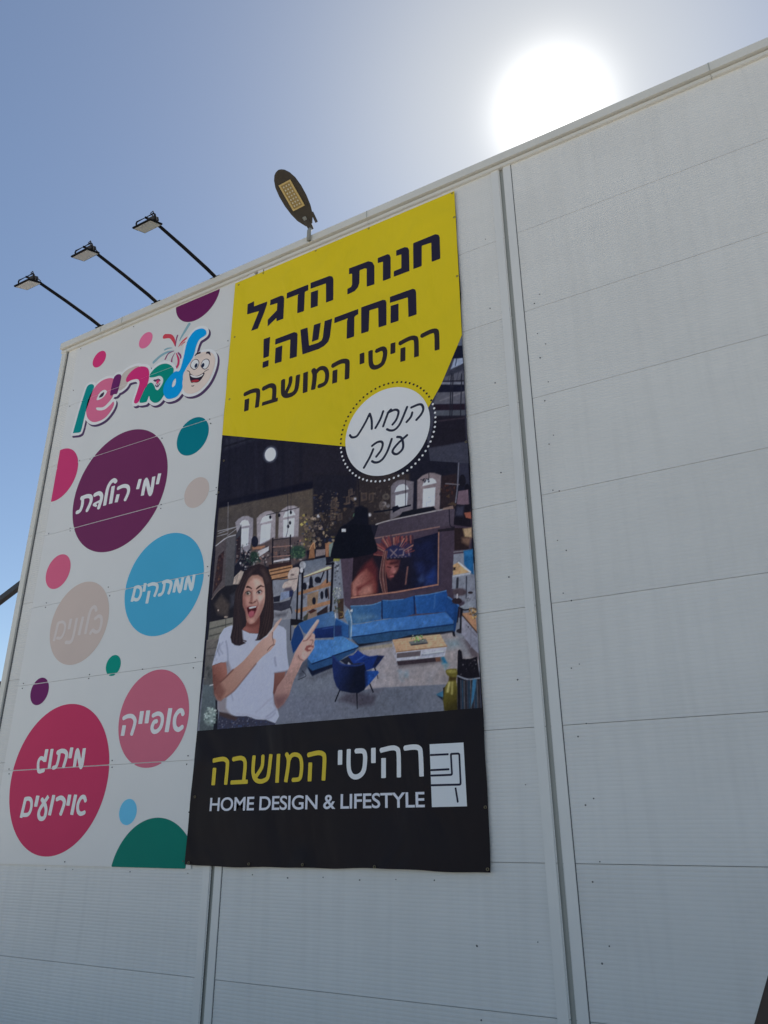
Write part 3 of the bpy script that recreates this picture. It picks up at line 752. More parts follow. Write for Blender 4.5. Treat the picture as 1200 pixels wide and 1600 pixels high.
# dark middle of the hall with framed goods on the wall
poly(FN, [(850, 400), (1200, 380), (1210, 1000), (860, 1000)], (30, 29, 38), f=.03)
poly(FF, [(0, 0), (1200, 0), (1200, 620), (700, 640), (300, 740), (0, 760)], (36, 33, 38), c2=(48, 43, 45), ax=[(300, 300), (1100, 300)], f=.03)
poly(FF, [(0, 0), (560, 0), (500, 420), (0, 520)], (24, 25, 38), f=.05, a=.8)
clutter(FF, [(10, 230), (560, 180), (560, 640), (60, 760)], [(78, 66, 58), (60, 54, 56), (46, 46, 56), (24, 26, 40), (96, 84, 74)], 60, 1.2, 4.2, .7, 5)
for q, sx, sy in (((240, 530), 34, 50), ((330, 540), 30, 46), ((460, 235), 28, 40), ((630, 290), 38, 50), ((250, 380), 36, 60), ((430, 330), 26, 50), ((720, 300), 30, 60)):
    poly(FF, [(q[0] - sx, q[1] - sy + 8), (q[0] + sx, q[1] - sy - 8), (q[0] + sx, q[1] + sy - 8), (q[0] - sx, q[1] + sy + 8)], (74, 64, 60), a=.8)
    poly(FF, [(q[0] - sx * .5, q[1] - sy * .6), (q[0] + sx * .5, q[1] - sy * .7), (q[0] + sx * .5, q[1] + sy * .6), (q[0] - sx * .5, q[1] + sy * .7)], (48, 44, 48), a=.9)
for q, r in (((520, 315), 14), ((885, 380), 24), ((930, 402), 18), ((60, 530), 20), ((700, 515), 20)): oval(FF, q, r, r * 1.1, (170, 174, 184), f=.02, a=.85)
oval(FF, (860, 400), 44, 60, (88, 82, 82), a=.7); oval(FF, (905, 290), 46, 40, (92, 88, 84), a=.6); oval(FF, (915, 470), 32, 40, (70, 66, 68), a=.7)
poly(FF, [(500, 500), (560, 470), (575, 510), (490, 540)], (74, 112, 92), a=.9)
clutter(FF, [(0, 560), (140, 600), (120, 760), (0, 780)], [(96, 88, 84), (60, 56, 62), (28, 28, 40)], 18, 1, 3.5, .8, 8)
clutter(FF, [(110, 740), (310, 740), (220, 960), (120, 980)], [(122, 96, 60), (34, 44, 72), (40, 40, 50), (148, 134, 112), (20, 22, 36)], 26, 1.2, 4, .85, 9)
# arched windows on the left
def arch(o, outer, lunette, pane, oc, gc):
    poly(o, outer, oc, s=False, f=.012); poly(o, [(x + (1 if k < 2 else -1) * 6, y + 4) for k, (x, y) in enumerate(outer)], tuple(min(255, v + 12) for v in oc), f=.02, a=.35)
    poly(o, lunette, gc, f=.01); poly(o, pane, gc, f=.01)
    P = np.array(pane, float); m = (P[0] + P[3]) / 2; n_ = (P[1] + P[2]) / 2
    for t in (.33, .66): line(o, [tuple(P[0] * (1 - t) + P[1] * t), tuple(P[3] * (1 - t) + P[2] * t)], .5, (132, 142, 164), a=.6)
    for t in (.25, .5, .75): line(o, [tuple(P[0] * (1 - t) + P[3] * t), tuple(P[1] * (1 - t) + P[2] * t)], .5, (132, 142, 164), a=.6)
arch(FD, [(300, 450), (340, 405), (400, 372), (460, 370), (525, 400), (522, 600), (480, 800), (368, 830)], [(358, 465), (385, 430), (420, 418), (460, 430), (482, 485), (378, 502)], [(378, 532), (472, 515), (462, 735), (368, 765)], (112, 112, 124), (182, 190, 210))
arch(FD, [(568, 400), (610, 350), (680, 312), (750, 305), (806, 340), (800, 660), (740, 700), (575, 730)], [(613, 462), (640, 395), (690, 362), (740, 360), (763, 422)], [(625, 487), (747, 460), (733, 705), (608, 725)], (122, 120, 130), (184, 192, 212))
arch(FD, [(848, 330), (890, 285), (960, 245), (1040, 240), (1102, 270), (1090, 640), (838, 655)], [(898, 392), (925, 325), (975, 300), (1025, 305), (1052, 355)], [(903, 422), (1042, 395), (1030, 632), (898, 655)], (120, 118, 128), (184, 192, 212))
line(FD, [(690, 360), (860, 320), (1090, 265)], 1.0, (26, 26, 36)); line(FD, [(955, 100), (960, 500), (935, 630)], .9, (34, 34, 44)); line(FD, [(1000, 60), (995, 330)], .7, (44, 42, 50))
for q in ((738, 385), (850, 360), (995, 325), (985, 455), (962, 500)): oval(FD, q, 15, 24, (20, 22, 34))
# goods under those windows
poly(FD, [(480, 790), (760, 650), (1150, 620), (1200, 900), (1000, 1000), (480, 1000)], (74, 66, 70), f=.03)
clutter(FD, [(480, 780), (1180, 640), (1180, 960), (480, 1000)], [(122, 92, 84), (60, 56, 62), (34, 36, 46), (150, 146, 150), (92, 76, 72), (28, 30, 40)], 120, .8, 3, .8, 11)
poly(FD, [(560, 820), (720, 750), (720, 800), (600, 880)], (150, 152, 160)); poly(FD, [(510, 760), (680, 740), (640, 775), (520, 790)], (140, 100, 66))
oval(FD, (545, 690), 44, 70, (26, 28, 44)); oval(FD, (540, 890), 56, 80, (34, 54, 48), f=.03); clutter(FD, [(480, 820), (600, 820), (600, 990), (480, 990)], [(42, 66, 58), (26, 42, 42)], 30, .6, 2, .8, 12)
line(FD, [(770, 650), (765, 1000)], 2.4, (22, 22, 32)); line(FD, [(990, 610), (985, 950)], 2.2, (22, 22, 32)); line(FD, [(770, 670), (990, 640)], 1.2, (30, 28, 36))
for y_ in (760, 880): line(FD, [(775, y_), (985, y_ - 20)], 1.4, (120, 96, 92))
poly(FD, [(780, 930), (980, 890), (980, 920), (780, 950)], (150, 152, 162)); poly(FD, [(720, 980), (1000, 940), (1000, 990), (720, 1030)], (44, 32, 36))
oval(FD, (1080, 820), 90, 80, (40, 58, 56), f=.03); clutter(FD, [(1000, 740), (1160, 740), (1160, 900), (1000, 900)], [(48, 74, 60), (28, 44, 44), (70, 92, 74)], 40, .6, 2, .8, 13)
clutter(FD, [(1120, 350), (1200, 330), (1200, 760), (1120, 760)], [(96, 84, 74), (150, 138, 60), (40, 56, 84), (50, 46, 52), (120, 104, 92)], 26, 1, 3, .8, 14)
clutter(FN, [(760, 700), (920, 690), (920, 960), (760, 980)], [(104, 92, 84), (48, 44, 50), (28, 28, 40), (140, 128, 116), (80, 70, 62)], 34, 1.5, 4.5, .75, 15)
clutter(FD, [(370, 740), (490, 700), (490, 1020), (360, 1020)], [(150, 152, 160), (30, 34, 44), (86, 80, 84), (24, 30, 40), (40, 52, 52)], 46, .8, 2.6, .85, 16)

clutter(FA, [(540, 0), (860, 0), (860, 260), (560, 330)], [(28, 32, 42), (40, 56, 54), (150, 152, 158), (84, 78, 84), (24, 26, 36), (96, 84, 84)], 60, .6, 2.4, .85, 71)
clutter(FN, [(770, 720), (1020, 700), (1010, 990), (770, 990)], [(104, 92, 84), (40, 40, 50), (28, 28, 40), (120, 112, 102), (80, 70, 62), (86, 80, 52), (46, 56, 80), (24, 25, 36), (30, 30, 42)], 110, .6, 2.4, .8, 72)
clutter(FF, [(0, 250), (300, 230), (300, 700), (0, 720)], [(90, 80, 72), (30, 30, 42), (60, 54, 56), (120, 108, 96), (40, 46, 70)], 60, .6, 2.2, .7, 73)
clutter(FF, [(560, 200), (960, 150), (960, 560), (680, 600)], [(76, 68, 62), (40, 36, 42), (60, 54, 52), (96, 88, 84)], 50, .8, 2.6, .55, 74)

# far floor and floor in front
poly(PX1, [(428, 912), (545, 868), (745, 880), (765, 1120), (305, 1160), (318, 1060), (400, 1000)], (100, 106, 120), c2=(92, 98, 112), ax=[(560, 960), (560, 1100)], f=.02)
poly(FE, [(540, 370), (890, 310), (900, 450), (560, 560)], (84, 94, 110), c2=(96, 104, 118), ax=[(720, 340), (720, 500)])
poly(FE, [(60, 660), (330, 660), (350, 1270), (60, 1300)], (104, 110, 124), c2=(118, 122, 132), ax=[(200, 700), (200, 1250)])
poly(FI, [(-450, 560), (640, 700), (1200, 740), (1600, 740), (1500, 1160), (0, 1250), (-700, 1260)], (94, 100, 116), c2=(86, 92, 106), ax=[(0, 700), (900, 1100)], f=.06)
poly(FC_, [(430, 900), (1000, 800), (1150, 1150), (500, 1300)], (98, 106, 120), f=.08, a=.7)

# partitions and furniture at the left edge
poly(FD, [(305, 610), (378, 480), (370, 900), (290, 1000)], (52, 54, 64)); poly(FD, [(318, 650), (370, 610), (358, 900), (308, 960)], (38, 32, 40)); clutter(FD, [(312, 650), (365, 610), (355, 900), (310, 950)], [(96, 70, 66), (60, 50, 56), (130, 126, 130)], 14, .6, 1.8, .7, 21)
poly(FD, [(190, 650), (305, 608), (280, 1235), (165, 1275)], (74, 74, 80), c2=(66, 68, 74), ax=[(240, 640), (220, 1240)])
poly(FD, [(60, 742), (192, 642), (172, 1250), (8, 1425)], (70, 66, 72)); poly(FD, [(88, 872), (162, 800), (135, 1175), (18, 1345)], (46, 36, 42)); clutter(FD, [(84, 880), (158, 810), (132, 1170), (20, 1335)], [(86, 62, 52), (36, 28, 36), (70, 50, 52), (60, 44, 44)], 30, 1, 3, .6, 22)
line(FD, [(60, 742), (192, 642), (302, 608)], 1.8, (136, 140, 150)); line(FD, [(212, 200), (208, 610)], .8, (110, 112, 122))
for a_, b_ in (((85, 590), (380, 480)), ((85, 560), (300, 510)), ((75, 625), (200, 590)), ((200, 620), (370, 490))): line(FD, [a_, b_], 1.1, (120, 124, 134))
poly(FA, [(100, 740), (300, 560), (540, 525), (570, 640), (450, 1050), (78, 1120)], (27, 27, 36), f=.015)
poly(FA, [(150, 840), (260, 690), (390, 840), (360, 1040), (200, 1000)], (62, 57, 58), f=.05); poly(FA, [(400, 700), (480, 660), (470, 860), (400, 900)], (58, 60, 72), f=.05, a=.7)
line(FA, [(110, 760), (200, 640), (300, 560)], 2.2, (84, 78, 80)); oval(FA, (210, 935), 12, 14, (150, 140, 136)); oval(FA, (330, 1040), 30, 16, (128, 118, 112))
poly(FA, [(440, 530), (458, 420), (560, 318), (612, 332), (540, 530)], (140, 132, 128)); line(FA, [(470, 440), (520, 380), (480, 520)], .8, (96, 92, 92))
poly(FA, [(78, 1120), (440, 1045), (445, 1180), (200, 1400), (190, 1610), (25, 1620)], (94, 96, 92), c2=(108, 108, 104), ax=[(100, 1480), (420, 1060)])
for a_, b_ in (((70, 1230), (420, 1140)), ((70, 1340), (260, 1290)), ((60, 1470), (200, 1430))): line(FA, [a_, b_], 1.6, (56, 58, 58), f=.015)
line(FA, [(328, 1070), (326, 1200)], 1.2, (60, 62, 62))
poly(FB, [(130, 0), (310, -20), (230, 400), (240, 710), (75, 730)], (92, 90, 90), c2=(70, 74, 78), ax=[(200, 0), (160, 700)]); line(FB, [(130, 140), (290, 120)], 1, (64, 64, 66)); line(FB, [(120, 250), (260, 240)], 1, (64, 64, 66))
clutter(FB, [(110, 330), (230, 330), (230, 640), (90, 640)], [(60, 64, 68), (96, 94, 92), (76, 80, 86)], 14, 1.5, 4, .5, 23)
poly(FB, [(75, 700), (245, 700), (285, 960), (300, 1410), (15, 1440)], (78, 90, 98), c2=(68, 78, 84), ax=[(160, 700), (150, 1400)]); line(FB, [(180, 710), (240, 695)], 1.6, (150, 156, 162))
poly(FB, [(265, 930), (310, 960), (300, 1410), (230, 1410), (270, 1150)], (24, 26, 36))
oval(FB, (180, 1190), 90, 140, (112, 128, 130), f=.03, tilt=.2); clutter(FB, [(100, 1060), (260, 1050), (290, 1180), (230, 1380), (90, 1260)], [(150, 164, 164), (92, 108, 108), (128, 146, 146), (70, 84, 86)], 60, .8, 2.4, .8, 24)

# shelf unit, bench and chairs in the middle
poly(FE, [(0, 500), (365, 425), (375, 500), (300, 640), (40, 665)], (150, 110, 66))
for y_ in (535, 590): line(FE, [(20, y_), (345, y_ - 70)], 1.6, (52, 40, 40))
line(FE, [(50, 660), (300, 610)], 2, (44, 34, 38))
poly(FE, [(620, 340), (650, 130), (700, 70), (720, 320)], (122, 86, 52)); line(FE, [(640, 180), (700, 80), (720, 170)], 1.4, (160, 120, 74)); poly(FE, [(600, 330), (720, 315), (700, 350), (600, 360)], (40, 34, 38))
poly(FE, [(740, 190), (890, 180), (880, 270), (730, 300)], (112, 104, 108)); poly(FE, [(880, 90), (940, 80), (935, 300), (890, 300)], (132, 92, 56)); poly(FE, [(940, 110), (1010, 70), (960, 300), (940, 290)], (96, 112, 112))
poly(FE, [(1010, 330), (1115, 320), (1100, 370), (1010, 370)], (126, 124, 54)); poly(FE, [(1030, 370), (1115, 370), (1110, 1150), (1000, 1150)], (104, 112, 126)); clutter(FE, [(1040, 380), (1110, 380), (1110, 800), (1030, 800)], [(36, 38, 48), (130, 136, 146), (70, 74, 84)], 18, 1, 2.6, .7, 25)
oval(FE, (470, 220), 100, 90, (38, 58, 52), f=.03, a=.9); clutter(FE, [(370, 150), (570, 150), (560, 320), (390, 310)], [(52, 80, 62), (28, 46, 44), (72, 96, 72)], 46, .6, 2, .8, 26)
poly(FE, [(430, 640), (990, 450), (970, 1140), (430, 1260)], (110, 116, 130))
clutter(FE, [(540, 660), (960, 520), (950, 1120), (540, 1200)], [(92, 96, 110), (128, 132, 142), (70, 72, 84)], 30, 1.5, 4, .5, 27)
poly(FE, [(600, 890), (780, 830), (760, 1040), (600, 1080)], (120, 100, 82), a=.9); poly(FE, [(600, 1150), (750, 1110), (750, 1260), (560, 1290)], (112, 98, 90)); poly(FE, [(610, 1160), (690, 1110), (750, 1140), (650, 1190)], (58, 36, 36))
for q, rx, ry in (((660, 700), 30, 100), ((660, 780), 42, 50), ((765, 660), 50, 50), ((560, 760), 34, 60), ((706, 990), 30, 60), ((830, 900), 26, 66), ((900, 870), 26, 80)): oval(FE, q, rx, ry, (22, 24, 36))
poly(FE, [(545, 605), (930, 448), (992, 470), (560, 622)], (192, 164, 130)); line(FE, [(550, 625), (985, 480)], 1, (90, 66, 50))
poly(FE, [(435, 860), (965, 690), (975, 752), (450, 905)], (132, 98, 66)); poly(FE, [(405, 1130), (970, 975), (962, 1035), (430, 1185)], (142, 104, 66))
poly(FE, [(800, 740), (900, 640), (960, 720), (840, 760)], (146, 100, 58), a=.8); line(FE, [(860, 540), (800, 700)], 2.2, (22, 22, 34))
line(FE, [(528, 560), (508, 1260)], 3.4, (18, 18, 28)); line(FE, [(458, 600), (436, 1280)], 2.8, (20, 20, 30)); line(FE, [(1000, 400), (968, 1150)], 3.4, (18, 18, 28)); line(FE, [(916, 520), (912, 700)], 2.6, (22, 22, 34)); line(FE, [(905, 415), (1010, 405)], 3, (18, 18, 28)); line(FE, [(925, 790), (935, 950)], 1.6, (60, 44, 44))
poly(FE, [(750, 1180), (920, 1060), (920, 1200), (760, 1250)], (38, 32, 38)); poly(FE, [(540, 1240), (620, 1170), (600, 1300), (540, 1300)], (56, 58, 52))
poly(FE, [(345, 1270), (520, 1280), (560, 1320), (440, 1370), (350, 1370)], (22, 22, 30)); line(FE, [(345, 1280), (340, 1600)], 1.6, (22, 22, 32)); poly(FE, [(380, 1375), (470, 1360), (450, 1400), (400, 1410)], (126, 120, 104))
poly(FE, [(295, 590), (350, 488), (470, 468), (462, 600), (430, 800), (380, 835), (350, 790), (215, 790), (240, 705), (310, 665)], (152, 142, 140), s=True); line(FE, [(300, 660), (440, 640)], 1.4, (96, 88, 90)); oval(FE, (370, 580), 30, 16, (92, 82, 84)); poly(FE, [(260, 790), (350, 770), (370, 840), (230, 835)], (70, 66, 80), f=.02)
oval(FE, (530, 430), 50, 60, (150, 156, 166), a=.8); oval(FE, (510, 510), 26, 40, (154, 158, 168))
poly(FE, [(185, 860), (325, 830), (322, 930), (180, 985)], (104, 118, 146)); poly(FE, [(66, 1020), (200, 1010), (330, 970), (372, 830), (392, 850), (335, 1060), (365, 1180), (330, 1100), (195, 1150), (66, 1130)], (46, 47, 60)); poly(FE, [(70, 930), (180, 900), (170, 1000), (80, 1010)], (30, 32, 46)); poly(FE, [(320, 830), (380, 820), (370, 920), (320, 930)], (34, 40, 72))
line(FE, [(345, 1080), (362, 1180)], 1.2, (30, 30, 40)); poly(FE, [(90, 1190), (280, 1170), (260, 1230), (100, 1240)], (76, 78, 88), f=.04)

# wall with the big picture, and the gallery above it
poly(PX1, [(532, 870), (600, 832), (738, 795), (736, 880), (722, 965), (560, 965), (538, 945)], (66, 57, 72), c2=(56, 48, 62), ax=[(545, 900), (725, 900)], f=.012)
clutter(PX1, [(534, 880), (735, 800), (720, 960), (545, 950)], [(74, 64, 80), (56, 48, 62), (64, 54, 66)], 40, 3, 9, .3, 31, .05)
poly(FG, [(-150, 800), (0, 740), (560, 620), (810, 595), (800, 805), (610, 830), (0, 940), (-200, 960)], (56, 51, 64), c2=(66, 60, 74), ax=[(0, 850), (760, 700)])
line(FG, [(-180, 795), (0, 742), (420, 655), (740, 590)], 1.5, (136, 136, 142)); line(FG, [(-200, 968), (0, 935), (610, 825)], 1.6, (110, 88, 88)); line(FG, [(735, 580), (745, 800), (800, 830)], 1.4, (30, 28, 40)); poly(FG, [(590, 860), (800, 830), (800, 870), (600, 890)], (30, 27, 36))
# picture in its frame
poly(PX1, [(549, 933), (552, 870), (600, 856), (685, 832), (684, 914)], (28, 22, 32), c2=(20, 22, 42), ax=[(570, 890), (670, 880)])
poly(PX1, [(646, 850), (683, 838), (682, 912), (650, 918)], (22, 28, 60), f=.12, a=.7); clutter(PX1, [(648, 845), (682, 840), (680, 910), (648, 915)], [(18, 20, 40), (24, 30, 66), (16, 18, 34)], 40, 2, 6, .5, 33, .05)
poly(FG, [(430, 1450), (560, 1330), (580, 1540), (440, 1560)], (34, 54, 112), f=.06, a=.8); poly(FG, [(350, 1480), (400, 1430), (410, 1500), (370, 1520)], (64, 88, 140), f=.05, a=.6); poly(FG, [(320, 1280), (400, 1260), (420, 1440), (340, 1400)], (30, 40, 84), f=.06, a=.6)
poly(FF, [(478, 1400), (560, 1230), (650, 1120), (730, 1060), (800, 1200), (800, 1480), (480, 1545)], (74, 34, 40), f=.05)
poly(FF, [(480, 1370), (560, 1270), (660, 1190), (740, 1260), (785, 1380), (780, 1490), (478, 1545)], (140, 92, 76), f=.03, c2=(96, 46, 40), ax=[(560, 1400), (780, 1300)])
poly(FF, [(540, 1420), (660, 1370), (760, 1300), (640, 1400), (560, 1470), (550, 1530)], (84, 36, 36), f=.04, a=.9); poly(FF, [(620, 1430), (720, 1400), (740, 1500), (600, 1525)], (158, 112, 90), f=.05, a=.7)
for k in range(16):
    t = 3.3 + k * .165; r0, r1 = 130, 235 + 20 * math.sin(k * 1.3)
    c_ = (1000, 1030); line(FF, [(c_[0] + r0 * math.cos(t), c_[1] + r0 * math.sin(t)), (c_[0] + r1 * 1.05 * math.cos(t), c_[1] + r1 * math.sin(t))], (2.2, 2.6), (112, 54, 52) if k % 2 else (70, 40, 52), f=.015)
for k in range(9): line(FG, [(70 + k * 26, 960 - k * 3), (66 + k * 27, 1030)], 1.9, (118, 66, 58) if k % 2 else (52, 36, 52), f=.012)
poly(FF, [(880, 960), (1000, 880), (1150, 850), (1230, 900), (1215, 1040), (1060, 1050), (900, 1060)], (36, 38, 70), f=.015)
for a_, b_ in (((960, 950), (1040, 1030)), ((1040, 945), (965, 1030)), ((1075, 950), (1130, 940)), ((1130, 945), (1120, 1020)), ((1070, 1025), (1125, 1015)), ((1180, 950), (1195, 1020))): line(FF, [a_, b_], 1.5, (104, 94, 104), f=.012)
for k in range(6): line(FF, [(920 + k * 45, 1055 - k * 4), (930 + k * 45, 1060 - k * 4)], 1.2, (84, 78, 92))
poly(FF, [(890, 1090), (1000, 1070), (1085, 1080), (1065, 1200), (1020, 1280), (965, 1345), (925, 1300), (895, 1200)], (112, 62, 58), f=.02, c2=(62, 36, 44), ax=[(900, 1180), (1070, 1160)])
poly(FF, [(940, 1150), (1000, 1140), (1010, 1240), (960, 1260)], (136, 84, 78), f=.04, a=.8); poly(FF, [(1010, 1190), (1050, 1180), (1030, 1240), (1000, 1245)], (150, 104, 96), f=.025, a=.8)
line(FF, [(900, 1110), (960, 1125), (1050, 1105)], 2.2, (50, 26, 34), f=.02); line(FF, [(950, 1290), (1000, 1285)], 1.4, (140, 84, 78)); poly(FF, [(930, 1330), (1100, 1200), (1180, 1240), (1150, 1440), (930, 1480)], (28, 22, 36), f=.05, a=.8)
for k in range(6): line(FF, [(880 + 8 * k, 970), (845 + 10 * k, 1150), (830 + 14 * k, 1300), (870 + 10 * k, 1490)], 1.3, ((126, 96, 92), (70, 42, 46), (104, 66, 62))[k % 3], f=.012)
line(FF, [(1175, 1170), (1150, 1380)], 1.6, (118, 84, 80), f=.015)
for k in range(22):
    t = 3.25 + k * .13; c_ = (1010, 1040); a_ = 150; b_ = 255 + 22 * math.sin(k * 2.1)
    line(FF, [(c_[0] + a_ * math.cos(t), c_[1] + a_ * math.sin(t)), (c_[0] + b_ * math.cos(t), c_[1] + b_ * math.sin(t))], (1.2, 1.7), ((140, 76, 62), (98, 50, 52), (60, 40, 56), (150, 110, 92))[k % 4], f=.01, a=.8)
poly(FF, [(905, 1095), (950, 1085), (940, 1180), (915, 1190)], (132, 74, 60), f=.03, a=.7); poly(FF, [(1000, 1150), (1050, 1140), (1045, 1190), (1010, 1200)], (120, 72, 68), f=.03, a=.6); line(FF, [(925, 1165), (965, 1175)], 1.2, (44, 24, 34), f=.01); line(FF, [(1015, 1165), (1050, 1158)], 1.2, (44, 24, 34), f=.01); poly(FF, [(985, 1160), (1005, 1160), (1018, 1235), (985, 1245)], (150, 94, 82), f=.02, a=.8); poly(FF, [(955, 1275), (1000, 1268), (1005, 1290), (960, 1300)], (140, 76, 72), f=.012, a=.8)
line(PX1, [(549, 934), (620, 925), (684, 913.5)], 1.6, (150, 104, 78), s=False); line(PX1, [(684.5, 914), (685.5, 832)], 1.4, (132, 100, 84), s=False)
# pendant lamp
line(FF, [(560, 60), (575, 420)], 1.2, (22, 22, 34)); poly(FF, [(520, 420), (600, 400), (680, 440), (690, 640), (380, 650), (500, 560)], (16, 18, 30), f=.02)
poly(FF, [(300, 740), (345, 665), (420, 640), (690, 640), (725, 700), (765, 820), (800, 950), (740, 1000), (580, 1035), (420, 1062), (280, 1062), (218, 1040), (235, 920)], (13, 15, 26), s=True, f=.012)
poly(FF, [(350, 690), (403, 690), (403, 728), (352, 728)], (170, 172, 180))
# windows at the right and the gallery rail
arch(FG, [(8, 320), (35, 280), (90, 245), (160, 235), (292, 262), (280, 605), (180, 640), (0, 740)], [(53, 392), (75, 335), (110, 303), (160, 290), (205, 310), (230, 355)], [(65, 432), (217, 400), (205, 562), (60, 580)], (90, 88, 98), (178, 188, 208))
arch(FG, [(336, 240), (400, 185), (480, 150), (550, 152), (636, 182), (616, 622), (480, 600), (335, 600)], [(398, 316), (425, 255), (470, 222), (525, 218), (562, 240), (576, 276)], [(410, 352), (562, 330), (552, 562), (400, 582)], (104, 97, 104), (170, 182, 198))
line(FG, [(190, 190), (190, 560)], 1.2, (40, 38, 46)); line(FG, [(480, 150), (480, 240)], 1, (40, 38, 46)); line(FG, [(-200, 640), (20, 610), (250, 555)], 2.2, (16, 18, 30)); poly(FG, [(20, 580), (90, 555), (120, 600), (30, 650)], (16, 18, 32))
poly(FG, [(150, 640), (390, 590), (540, 570), (570, 610), (200, 690), (100, 710)], (20, 22, 32)); clutter(FG, [(370, 230), (490, 220), (480, 270), (380, 260)], [(24, 26, 40)], 10, .8, 2, .9, 35)
poly(FG, [(640, 190), (830, 160), (830, 600), (620, 600)], (38, 31, 37), f=.02); clutter(FG, [(620, 330), (830, 250), (820, 590), (630, 600)], [(74, 44, 40), (46, 34, 38), (84, 70, 54), (30, 28, 36)], 26, 1.5, 4, .6, 36); poly(FG, [(660, 590), (780, 560), (790, 600), (650, 610)], (140, 120, 112), a=.7)
line(FG, [(855, 0), (840, 300), (815, 520)], 1.8, (84, 88, 104)); line(FG, [(690, 285), (900, 300)], 1.4, (92, 90, 100)); poly(FG, [(870, 0), (970, 0), (985, 300), (860, 280)], (40, 42, 58)); oval(FG, (900, 250), 44, 80, (22, 22, 32)); oval(FG, (960, 360), 34, 74, (18, 18, 28))
poly(FG, [(850, 380), (970, 360), (985, 560), (830, 540)], (92, 78, 92)); poly(FG, [(810, 560), (1000, 540), (1010, 830), (790, 800)], (22, 20, 30)); poly(FG, [(830, 570), (920, 560), (910, 690), (810, 690)], (46, 48, 66), f=.03); poly(FG, [(920, 650), (1005, 640), (1010, 725), (945, 710)], (128, 74, 46))
poly(FG, [(800, 840), (910, 840), (990, 950), (980, 1100), (800, 1120)], (36, 28, 32)); poly(FG, [(905, 850), (1015, 835), (1020, 960), (930, 950)], (142, 122, 94), f=.02); poly(FG, [(890, 960), (1010, 960), (980, 1060), (900, 1020)], (96, 76, 66), f=.03); line(FG, [(795, 1140), (970, 1120)], 1.3, (104, 104, 112))
poly(FG, [(790, 1170), (930, 1150), (1000, 1400), (1060, 1600), (770, 1600)], (106, 112, 126)); poly(FG, [(918, 1125), (1028, 1108), (1042, 1420), (985, 1395), (920, 1290)], (36, 100, 146), f=.012); poly(FG, [(920, 1130), (1025, 1110), (1030, 1190), (940, 1180)], (54, 124, 168), f=.03, a=.7)
poly(FG, [(785, 1300), (850, 1268), (995, 1392), (785, 1432)], (164, 130, 80)); line(FG, [(850, 1270), (1000, 1392)], 1.8, (168, 174, 184), s=False); poly(FG, [(775, 1432), (1000, 1395), (1000, 1420), (775, 1458)], (140, 146, 158)); line(FG, [(840, 1470), (838, 1580)], 2.8, (34, 36, 48)); line(FG, [(955, 1450), (955, 1600)], 1.2, (60, 66, 82)); poly(FG, [(785, 1330), (815, 1330), (815, 1365), (785, 1370)], (40, 34, 36))

# strip of roof trusses right of the yellow heading
poly(PX1, [(722, 520), (660, 630), (672, 720), (735, 724)], (50, 53, 68))
poly(FL, [(700, 405), (830, 395), (840, 480), (640, 570)], (116, 130, 154), f=.015); line(FL, [(735, 410), (715, 510)], 1.2, (40, 50, 74)); poly(FL, [(600, 650), (840, 470), (845, 560), (560, 700)], (44, 48, 62))
poly(FL, [(720, 205), (830, 195), (835, 390), (640, 405)], (19, 23, 40)); poly(FL, [(780, 20), (820, 0), (825, 200), (730, 200)], (74, 84, 104)); poly(FL, [(540, 690), (845, 590), (850, 760), (540, 750)], (72, 76, 90), f=.02)
for x_ in (600, 640, 730, 790): line(FL, [(x_ + 40, 600), (x_, 760)], .8, (44, 46, 60))
line(FL, [(510, 760), (850, 745)], 1.6, (30, 30, 42)); poly(FL, [(500, 770), (850, 770), (850, 805), (490, 805)], (92, 98, 114), f=.012); poly(FL, [(480, 812), (852, 815), (858, 925), (440, 930)], (20, 22, 38)); poly(FL, [(430, 935), (858, 920), (862, 1100), (370, 1110)], (74, 77, 90), f=.012); line(FL, [(480, 1060), (860, 920)], 1.6, (96, 98, 108), f=.02)
poly(FL, [(370, 1118), (862, 1112), (866, 1205), (390, 1212)], (30, 24, 36)); poly(FL, [(395, 1215), (866, 1210), (868, 1290), (400, 1300)], (64, 70, 82), f=.015); poly(FL, [(390, 1300), (870, 1295), (890, 1700), (300, 1800)], (26, 25, 36), f=.02); line(FL, [(440, 1380), (850, 1330)], 1.4, (52, 46, 56), f=.02)
for x_ in (680, 650, 815): line(FL, [(x_, 640), (x_ - 20, 1300)], 1.5, (28, 30, 42))

# rug, long sofa, table
poly(PX1, [(552, 1018), (612, 1008), (700, 986), (724, 998), (748, 1018), (748, 1064), (700, 1069), (600, 1074), (566, 1078), (582, 1045)], (130, 127, 134), c2=(124, 120, 124), ax=[(600, 1020), (720, 1060)], f=.01)
clutter(PX1, [(580, 1020), (720, 1000), (740, 1060), (590, 1072)], [(142, 138, 142), (112, 110, 118), (138, 130, 130), (120, 122, 132)], 90, 2, 6, .35, 41, .04)
clutter(FJ, [(170, 650), (300, 650), (290, 780), (190, 780)], [(112, 130, 142), (104, 122, 136)], 14, 1.5, 3.5, .5, 42, .03); poly(FJ, [(730, 310), (880, 290), (930, 370), (760, 400)], (106, 126, 138), f=.06, a=.8)
poly(FJ, [(660, 500), (700, 490), (745, 575), (680, 580)], (42, 116, 148), f=.02); poly(FJ, [(690, 580), (760, 590), (720, 640)], (96, 128, 142), f=.04)
poly(FH, [(500, 1125), (1040, 1050), (1040, 1110), (540, 1165)], (128, 122, 112), f=.015)
poly(FK, [(780, 1180), (900, 1180), (1080, 1400), (1080, 1500), (960, 1460)], (78, 72, 80), f=.03); poly(FK, [(720, 1100), (840, 1120), (900, 1300), (960, 1460), (830, 1480), (760, 1200)], (108, 112, 122), f=.04, a=.8)
